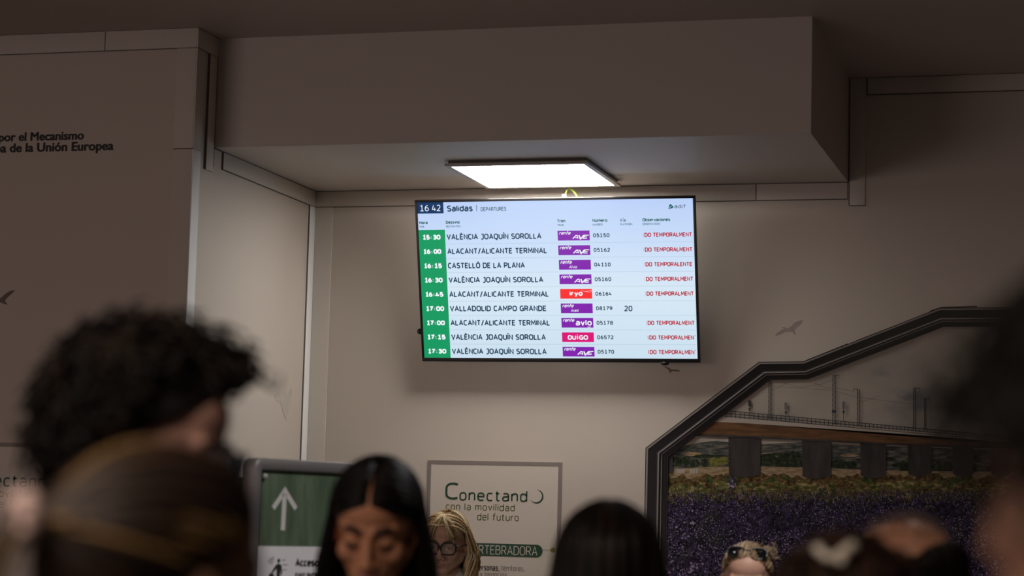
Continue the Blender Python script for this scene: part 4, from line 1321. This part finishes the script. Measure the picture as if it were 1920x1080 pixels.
def curl_hair(mats, n, seed, vol=.035, rad=.0036, cr=(.010, .017), front=.62, back=-.75, droop=.02, base=1.08, side=None, wts=None, keep=0.0):
    """mop of curls: each curl a short helix that leaves the scalp and droops"""
    r = random.Random(seed); b = MB()
    cap_shell(b, 0, base, front, back)
    ga = PI * (3 - math.sqrt(5)); got = 0; i = 0; N = int(n * 2.1)
    for i in range(N):
        z = 1 - 2 * (i + .5) / N; az = i * ga; h_ = math.sqrt(1 - z * z)
        d = np.array((h_ * math.sin(az), -h_ * math.cos(az), z))
        bk = .5 - .5 * math.cos(az); el_min = front + (back - front) * (bk ** .8)
        if math.asin(z) < el_min - .05 + keep * math.exp(-((abs((az + PI) % (2 * PI) - PI) - 1.12) / .52) ** 2):
            continue
        if side is not None and not side(d):
            continue
        p0 = scalp(d, 1.02); L = vol * r.uniform(.7, 1.5) * (1 + .12 * max(0.0, -d[1])); c = r.uniform(*cr); turns = r.uniform(1.0, 2.1); ph = r.uniform(0, 6.28)
        t1 = np.cross(d, (r.uniform(-1, 1), r.uniform(-1, 1), r.uniform(-1, 1))); t1 /= np.linalg.norm(t1); t2 = np.cross(d, t1)
        drift = t1 * r.uniform(-.03, .03)
        pts = []
        for t in np.linspace(0, 1, 16):
            a = ph + turns * 2 * PI * t
            pts.append(p0 + d * L * (t ** .7) + drift * t + c * min(1, t * 2.5) * (t1 * math.cos(a) + t2 * math.sin(a)) - np.array((0, 0, droop * t * t)))
        rr = rad * r.uniform(.7, 1.3) * np.linspace(1.2, .45, 16)
        b.tube(pts, rr, 5, r.choices(range(len(mats)), wts)[0] if len(mats) > 1 else 0)
    return b


def pulled_hair(mats, tie, n, seed, front=.62, low=-.55, k=1.06, rad=.0042, wts=None, streak=None):
    """hair combed back from the hairline to a tie"""
    r = random.Random(seed); b = MB()
    cap_shell(b, 0, 1.035, front, low)
    tie = np.array(tie); dt = (tie - np.array([0, .012, .025])); dt /= np.linalg.norm(dt)
    for i in range(n):
        az = r.uniform(-PI, PI); bk = .5 - .5 * math.cos(az); el = front + (low - front) * (bk ** .8) + r.random() ** 2 * .8
        d0 = np.array((math.sin(az) * math.cos(el), -math.cos(az) * math.cos(el), math.sin(el)))
        w = math.acos(max(-1, min(1, d0 @ dt)))
        if w < .15 or w > 2.9:
            continue
        kk = k * r.uniform(.985, 1.05); pts = []
        for t in np.linspace(0, .985, 13):
            d = (math.sin((1 - t) * w) * d0 + math.sin(t * w) * dt) / math.sin(w)
            q = scalp(d, 1.02 + (kk - 1.02) * min(1, 5 * t + .15)); pts.append(q * (1 - t ** 6) + tie * t ** 6)
        mi = streak(d0, r) if streak else (r.choices(range(len(mats)), wts)[0] if len(mats) > 1 else 0)
        b.tube(pts, rad * r.uniform(.7, 1.35) * np.linspace(.8, 1, 13), 5, mi)
    return b


def glasses(p, frame_m, lens_m, name='glasses', lens=(.026, .020), y=-.100, z=-.002, tilt=0.0, temple=True, th=.0022, square=.65, rot=None):
    """spectacles: rims with bridge, lenses and temples, in the head frame"""
    def place(v):
        v = np.asarray(v, float)
        if rot is not None:
            R, o = rot
            v = (v - np.array([0, y, z])) @ np.array(Euler(R).to_matrix()).T + np.array([0, y, z]) + np.array(o)
        return v
    root = None
    rims = MB()
    for sd in (-1, 1):
        c = (sd * .0335, y, z); ring = []
        for a in np.linspace(0, 2 * PI, 28, endpoint=False):
            ca, sa = math.cos(a), math.sin(a)
            ca = math.copysign(abs(ca) ** square, ca); sa = math.copysign(abs(sa) ** square, sa)
            ring.append((c[0] + lens[0] * ca, y + .006 * abs(c[0] + lens[0] * ca) / .06, z + lens[1] * sa * (1.0 if sa > 0 else 1.05) + .003 * sd * ca))
        rims.tube(ring, th, 6, closed=True)
    rims.tube([(-.009, y, z + .006), (0, y - .002, z + .008), (.009, y, z + .006)], th, 6)
    if temple:
        for sd in (-1, 1):
            rims.tube([(sd * (.0335 + lens[0]), y + .006, z + .008), (sd * .073, y + .03, z + .008), (sd * .0835, .0, z + .006), (sd * .0845, .022, z - .006)], th * .9, 6)
    rims.xform(place)
    o = p.part(rims, name, frame_m)
    for sd in (-1, 1):
        b = MB(); c = np.array((sd * .0335, y + .003, z))
        V = [c + np.array((lens[0] * .97 * math.copysign(abs(math.cos(a)) ** square, math.cos(a)), dy, lens[1] * .97 * math.copysign(abs(math.sin(a)) ** square, math.sin(a)))) for dy in (-.0008, .0008) for a in np.linspace(0, 2 * PI, 24, endpoint=False)]
        b.add(V, [tuple(range(24)), tuple(range(24, 48))[::-1]] + [(i, (i + 1) % 24, (i + 1) % 24 + 24, i + 24) for i in range(24)])
        b.xform(place); b.xform(p.h)
        b.build('lens', lens_m, o)
    return o


def glass_mat(name, col, alpha=.25, rough=.03):
    m = bpy.data.materials.new(name); m.use_nodes = True
    nt = m.node_tree; p = nt.nodes['Principled BSDF']
    p.inputs['Base Color'].default_value = (*col, 1); p.inputs['Roughness'].default_value = rough
    p.inputs['Alpha'].default_value = alpha; p.inputs['Coat Weight'].default_value = 1.0; p.inputs['Coat Roughness'].default_value = 0.02
    return m


CLOTH = lambda n, c: mat('cloth_' + n, c, rough=0.85, var=0.12, scale=80, bump=0.2)
BLACKC = CLOTH('black', (0.015, 0.015, 0.017)); NAVY = CLOTH('navy', (0.02, 0.025, 0.045)); GREYC = CLOTH('grey', (0.10, 0.10, 0.11))
DENIM = CLOTH('denim', (0.035, 0.05, 0.09)); CREAMC = CLOTH('cream', (0.5, 0.46, 0.4)); SHOE = mat('shoe_dark', (0.02, 0.02, 0.02), rough=0.5)
LASH = mat('lash_black', (0.006, 0.005, 0.005), rough=0.6)

# ---- the dark haired woman looking down
SK1 = skin('olive', (0.52, 0.25, 0.145)); LIP1 = mat('lip_rose', (0.34, 0.14, 0.11), rough=0.4)
w1 = Person('woman with long centre-parted black hair looking down beside the green arrow sign', (2.147, -5.180, 1.604), 10, pitch=22, yaw=0, roll=2.0, skin_m=SK1, lip=LIP1, voxel=0.0036, top=BLACKC, trousers=DENIM, shoes=SHOE, arms='front', lids=True, jaw=.96)
HB = hairm('black', (0.006, 0.005, 0.005), rough=.48)
w1.brows(LASH, .0056, dz=.001); w1.lashes(LASH)
bb = parted_hair(w1, [HB], .40, n=760, seed=5, front=29, back=150, rad=.0040, drop=67, spread=1.03, tuck=-.016, gap=.032)
cap_shell(bb, 0, 1.065, .47, -.6, part=True, nu=116, power=.62)
w1.part(bb, 'hair', HB)
for sd in (-1, 1):
    b = MB(); b.ell((sd * .0835, .004, -.040), (.0042, .0042, .0042)); w1.part(b, 'earring', mat('stud_silver', (0.7, 0.7, 0.72), rough=0.2, metal=1.0))

# ---- blonde woman with glasses
SK2 = skin('fair', (0.52, 0.31, 0.22)); LIP2 = mat('lip_fair', (0.40, 0.19, 0.15), rough=0.4)
w2 = Person('older woman with wavy blonde hair and black glasses, half hidden behind the dark haired woman', (0.962, -0.935, 1.512), 2, pitch=8, yaw=0, roll=3, skin_m=SK2, lip=LIP2, voxel=0.0045, top=CREAMC, trousers=GREYC, shoes=SHOE)
HBL = [hairm('blonde_light', (0.74, 0.57, 0.35), rough=.45), hairm('blonde_mid', (0.42, 0.27, 0.12), rough=.45), hairm('blonde_dark', (0.20, 0.115, 0.05), rough=.5)]
w2.eyes(); w2.brows(HBL[2], .003)
hb = parted_hair(w2, HBL, .22, n=460, seed=9, front=30, back=150, wave=.009, rad=.0036, drop=62, spread=1.06, part_x=-.012, lift=1.03, wts=(4, 4, 2))
r_ = random.Random(17)
for i in range(110):                                     # wispy fringe swept across the forehead
    x0 = -.014 + r_.uniform(-.004, .012); sd = 1 if r_.random() < .62 else -1
    e_x = sd * r_.uniform(.02, .075); pts = []
    for t in np.linspace(0, 1, 10):
        el = 1.15 - (1.15 - r_.uniform(.05, .14)) * t; az = (e_x / .075 * 1.1) * t ** .8
        d = (math.sin(az) * math.cos(el), -math.cos(az) * math.cos(el), math.sin(el))
        q = scalp(d, 1.05 + .05 * math.sin(PI * t)); q[0] += x0 * (1 - t); pts.append(q + np.array((0, 0, .004 * math.sin(7 * t + i))))
    hb.tube(pts, np.linspace(1.1, .35, 10) * .0026, 5, r_.choices((0, 1, 2), (5, 3, 1))[0])
w2.part(hb, 'hair', HBL)
glasses(w2, mat('glasses_black', (0.012, 0.012, 0.012), rough=.3), glass_mat('lens_clear', (0.6, 0.55, 0.5), .12), lens=(.0295, .0225), th=.0034)

# ---- black haired person seen from behind
SK3 = skin('tan', (0.36, 0.21, 0.14))
w3 = Person('person with smooth black hair seen from behind, under the departures screen', (2.702, -5.619, 1.510), 194, skin_m=SK3, voxel=0.006, top=BLACKC, trousers=DENIM, shoes=SHOE)
HB2 = [hairm('black_brown', (0.006, 0.005, 0.0045), rough=.40), hairm('brown_glint', (0.022, 0.013, 0.009), rough=.4)]
w3.part(parted_hair(w3, HB2, .36, n=420, seed=12, front=46, back=150, rad=.0045, drop=70, spread=.98, wts=(6, 1)), 'hair', HB2)

# ---- woman with sunglasses on her head
w4 = Person('blonde woman with black sunglasses pushed up on her hair, in front of the mural', (2.344, -2.105, 1.436), 8, pitch=10, roll=2, skin_m=skin('rosy', (0.50, 0.28, 0.20)), lip=LIP2, voxel=0.005, top=GREYC, trousers=DENIM, shoes=SHOE)
HDB = [hairm('dark_blonde', (0.21, 0.135, 0.075), rough=.45), hairm('dark_blonde_light', (0.34, 0.24, 0.14), rough=.45), hairm('dark_blonde_low', (0.12, 0.07, 0.032), rough=.45)]
w4.eyes(); w4.brows(HDB[2], .003)
hb = pulled_hair(HDB, (0.02, .115, .055), 520, 21, front=.66, low=-.6, k=1.05, wts=(4, 4, 2))
r_ = random.Random(4)
for i in range(90):
    t0 = np.array((.055 + r_.gauss(0, .014), .03 + r_.gauss(0, .02), .085 + r_.gauss(0, .012))); d = np.array((r_.uniform(.1, 1), r_.uniform(-.2, .6), r_.uniform(-.3, 1))); d /= np.linalg.norm(d)
    hb.tube([t0, t0 + d * .015, t0 + d * .028 + np.array((0, 0, -.004))], [.002, .0018, .0006], 5, r_.choice((0, 1)))
w4.part(hb, 'hair', HDB)
glasses(w4, mat('sunglass_frame', (0.010, 0.010, 0.010), rough=.25), mat('sunglass_lens', (0.006, 0.006, 0.007), rough=.12, spec=.3), name='sunglasses', lens=(.029, .0185), y=-.094, z=0, th=.0026,
        rot=((-.62, 0, 0), (0, .040, .103)), square=.75)

# ---- curly haired man on the left
SK5 = skin('pinkish', (0.62, 0.37, 0.31))
w5 = Person('man with thick dark curly hair and glasses seen from the side', (2.336, -6.630, 1.684), 101, pitch=11, female=False, skin_m=SK5, voxel=0.005, top=GREYC, trousers=DENIM, shoes=SHOE)
HC = [hairm('curly_black', (0.007, 0.006, 0.006), rough=.5), hairm('curly_brown', (0.022, 0.015, 0.011), rough=.45)]
w5.eyes(); w5.brows(HC[0], .0045)
w5.part(curl_hair(HC, 560, 31, vol=.050, cr=(.011, .019), front=.68, back=-.84, keep=1.0, droop=.006, base=1.10, rad=.0042, wts=(3, 1)), 'hair', HC)
glasses(w5, mat('glasses_dark', (0.02, 0.017, 0.016), rough=.3), glass_mat('lens_blue_reflection', (0.40, 0.70, 1.0), .85, .35), lens=(.028, .023), y=-.112, th=.0032)  # the screen's blue reflection is put into the lens colour

# ---- brown haired woman in the lower left, hair tied back
w6 = Person('woman with streaked brown hair tied back in a pale pink scrunchie', (2.702, -7.347, 1.534), 148, skin_m=SK3, voxel=0.006, top=NAVY, trousers=DENIM, shoes=SHOE)
HS = [hairm('dark_brown', (0.018, 0.012, 0.010), rough=.42), hairm('mid_brown', (0.040, 0.024, 0.015), rough=.42), hairm('golden_brown', (0.20, 0.125, 0.050), rough=.42)]


def streak(d0, r):
    g = d0[2] + .35 * d0[1]
    if g > .72 and r.random() < .75: return 2
    if -.1 < g < .15 and r.random() < .5: return 2
    return r.choices((0, 1), (3, 1.3))[0]


tie = np.array((0, .130, .058))
hb = pulled_hair(HS, tie, 760, 41, front=.58, low=-.62, k=1.07, rad=.0046, streak=streak)
r_ = random.Random(8)
for i in range(120):
    a = r_.uniform(0, 6.28); rr = .014 * r_.random() ** .5; o = np.array((rr * math.cos(a), 0, rr * math.sin(a)))
    L = r_.uniform(.20, .27); pts = [tie + o * .6 + np.array((0, t * .05 - .0 * t, 0)) + np.array((o[0] * 1.5 * t, .035 * t, -L * t * t + .01 * t)) for t in np.linspace(-.05, 1, 10)]
    hb.tube(pts, np.linspace(1, .5, 10) * .0042, 5, r_.choices((0, 1, 2), (4, 2, .6))[0])
w6.part(hb, 'hair', HS)
b = MB(); ring = []
for k in range(40):
    a = 2 * PI * k / 40; rr = .013 + .0015 * math.sin(a * 9)
    ring.append(tie + np.array((rr * math.cos(a), .010 + .004 * math.sin(7 * a), rr * math.sin(a) * 1.15)))
b.tube(ring, [.0085 + .0015 * math.sin(k * 1.9) for k in range(40)], 10, closed=True)
w6.part(b, 'scrunchie', mat('scrunchie_pink', (0.62, 0.48, 0.46), rough=.8, var=.1))

# ---- brown curly hair with a white claw clip
w7 = Person('person with dark brown hair held by a cream claw clip', (3.173, -6.319, 1.468), 200, skin_m=SK3, voxel=0.006, top=BLACKC, trousers=DENIM, shoes=SHOE)
HK = [hairm('chestnut_dark', (0.016, 0.009, 0.007), rough=.45), hairm('chestnut', (0.050, 0.024, 0.016), rough=.45)]
w7.part(curl_hair(HK, 420, 51, vol=.022, cr=(.010, .018), front=.55, back=-.75, droop=.02, base=1.08, rad=.0042, wts=(3, 1)), 'hair', HK)
CLIPM = mat('clip_cream', (0.66, 0.63, 0.55), rough=.35, var=.03)
b = MB()
b.tube([(.052, .090, .102), (.046, .098, .093), (.036, .104, .086), (.022, .104, .086), (.006, .100, .096), (-.011, .092, .109)], [.0105, .0085, .0095, .0110, .0120, .0115], 12)
b.ell((.052, .090, .102), (.0115, .010, .0115)); b.ell((-.011, .092, .109), (.0125, .010, .011))
b.ell((.012, .112, .080), (.0095, .008, .0080))
b.xform(lambda v: (v - np.array((.022, .1, .094))) * .66 + np.array((.036, .106, .103)))
cl = w7.part(b, 'claw_clip', CLIPM, remesh=.003, relax=2)

# ---- balding man
SK8 = skin('ruddy', (0.52, 0.27, 0.175))
w8 = Person('balding man with dark hair at the side of his head, in front of the mural', (3.146, -5.287, 1.508), 250, pitch=0, female=False, skin_m=SK8, voxel=0.006, top=NAVY, trousers=DENIM, shoes=SHOE)
HG = [hairm('side_black', (0.010, 0.008, 0.007), rough=.5), hairm('fine_grey', (0.20, 0.16, 0.14), rough=.6)]
r_ = random.Random(61); b = MB()
for i in range(1500):
    z = r_.uniform(-.55, .62); az = r_.uniform(-PI, PI); el = math.asin(z)
    bk = .5 - .5 * math.cos(az)
    if bk < .34 or el > .60 * bk ** 2 + .02 or el < -.75 * bk:
        continue
    d = np.array((math.sin(az) * math.cos(el), -math.cos(az) * math.cos(el), math.sin(el)))
    p0 = scalp(d, 1.0); t = np.array((0, .4, -1.0)); t -= d * (t @ d)
    b.tube([p0, p0 + d * .008 + t * .008, p0 + d * .013 + t * .028], [.0046, .0044, .0018], 5, 0)
for i in range(240):
    el = r_.uniform(.75, 1.5); az = r_.uniform(-PI, PI); d = np.array((math.sin(az) * math.cos(el), -math.cos(az) * math.cos(el), math.sin(el)))
    p0 = scalp(d, 1.0); t = np.array((r_.uniform(-1, 1), r_.uniform(.2, 1), 0)); t -= d * (t @ d)
    b.tube([p0, p0 + d * .008 + t * .004, p0 + d * .014 + t * .012], [.0006, .0006, .0003], 4, 1)
w8.part(b, 'hair', HG)

# ---- big dark head on the right edge
SK9 = skin('brown', (0.36, 0.195, 0.135))
w9 = Person('dark haired person very close on the right edge of the frame, cheek turned away', (3.527, -7.752, 1.633), 236, pitch=0, female=False, skin_m=SK9, voxel=0.006, top=BLACKC, trousers=DENIM, shoes=SHOE)
HR = [hairm('soft_black', (0.004, 0.0035, 0.0035), rough=.6), hairm('soft_black_brown', (0.008, 0.0065, 0.006), rough=.6)]
w9.part(curl_hair(HR, 600, 71, vol=.038, cr=(.007, .014), front=.42, back=-.72, droop=.03, base=1.1, rad=.0036, wts=(3, 1)), 'hair', HR)
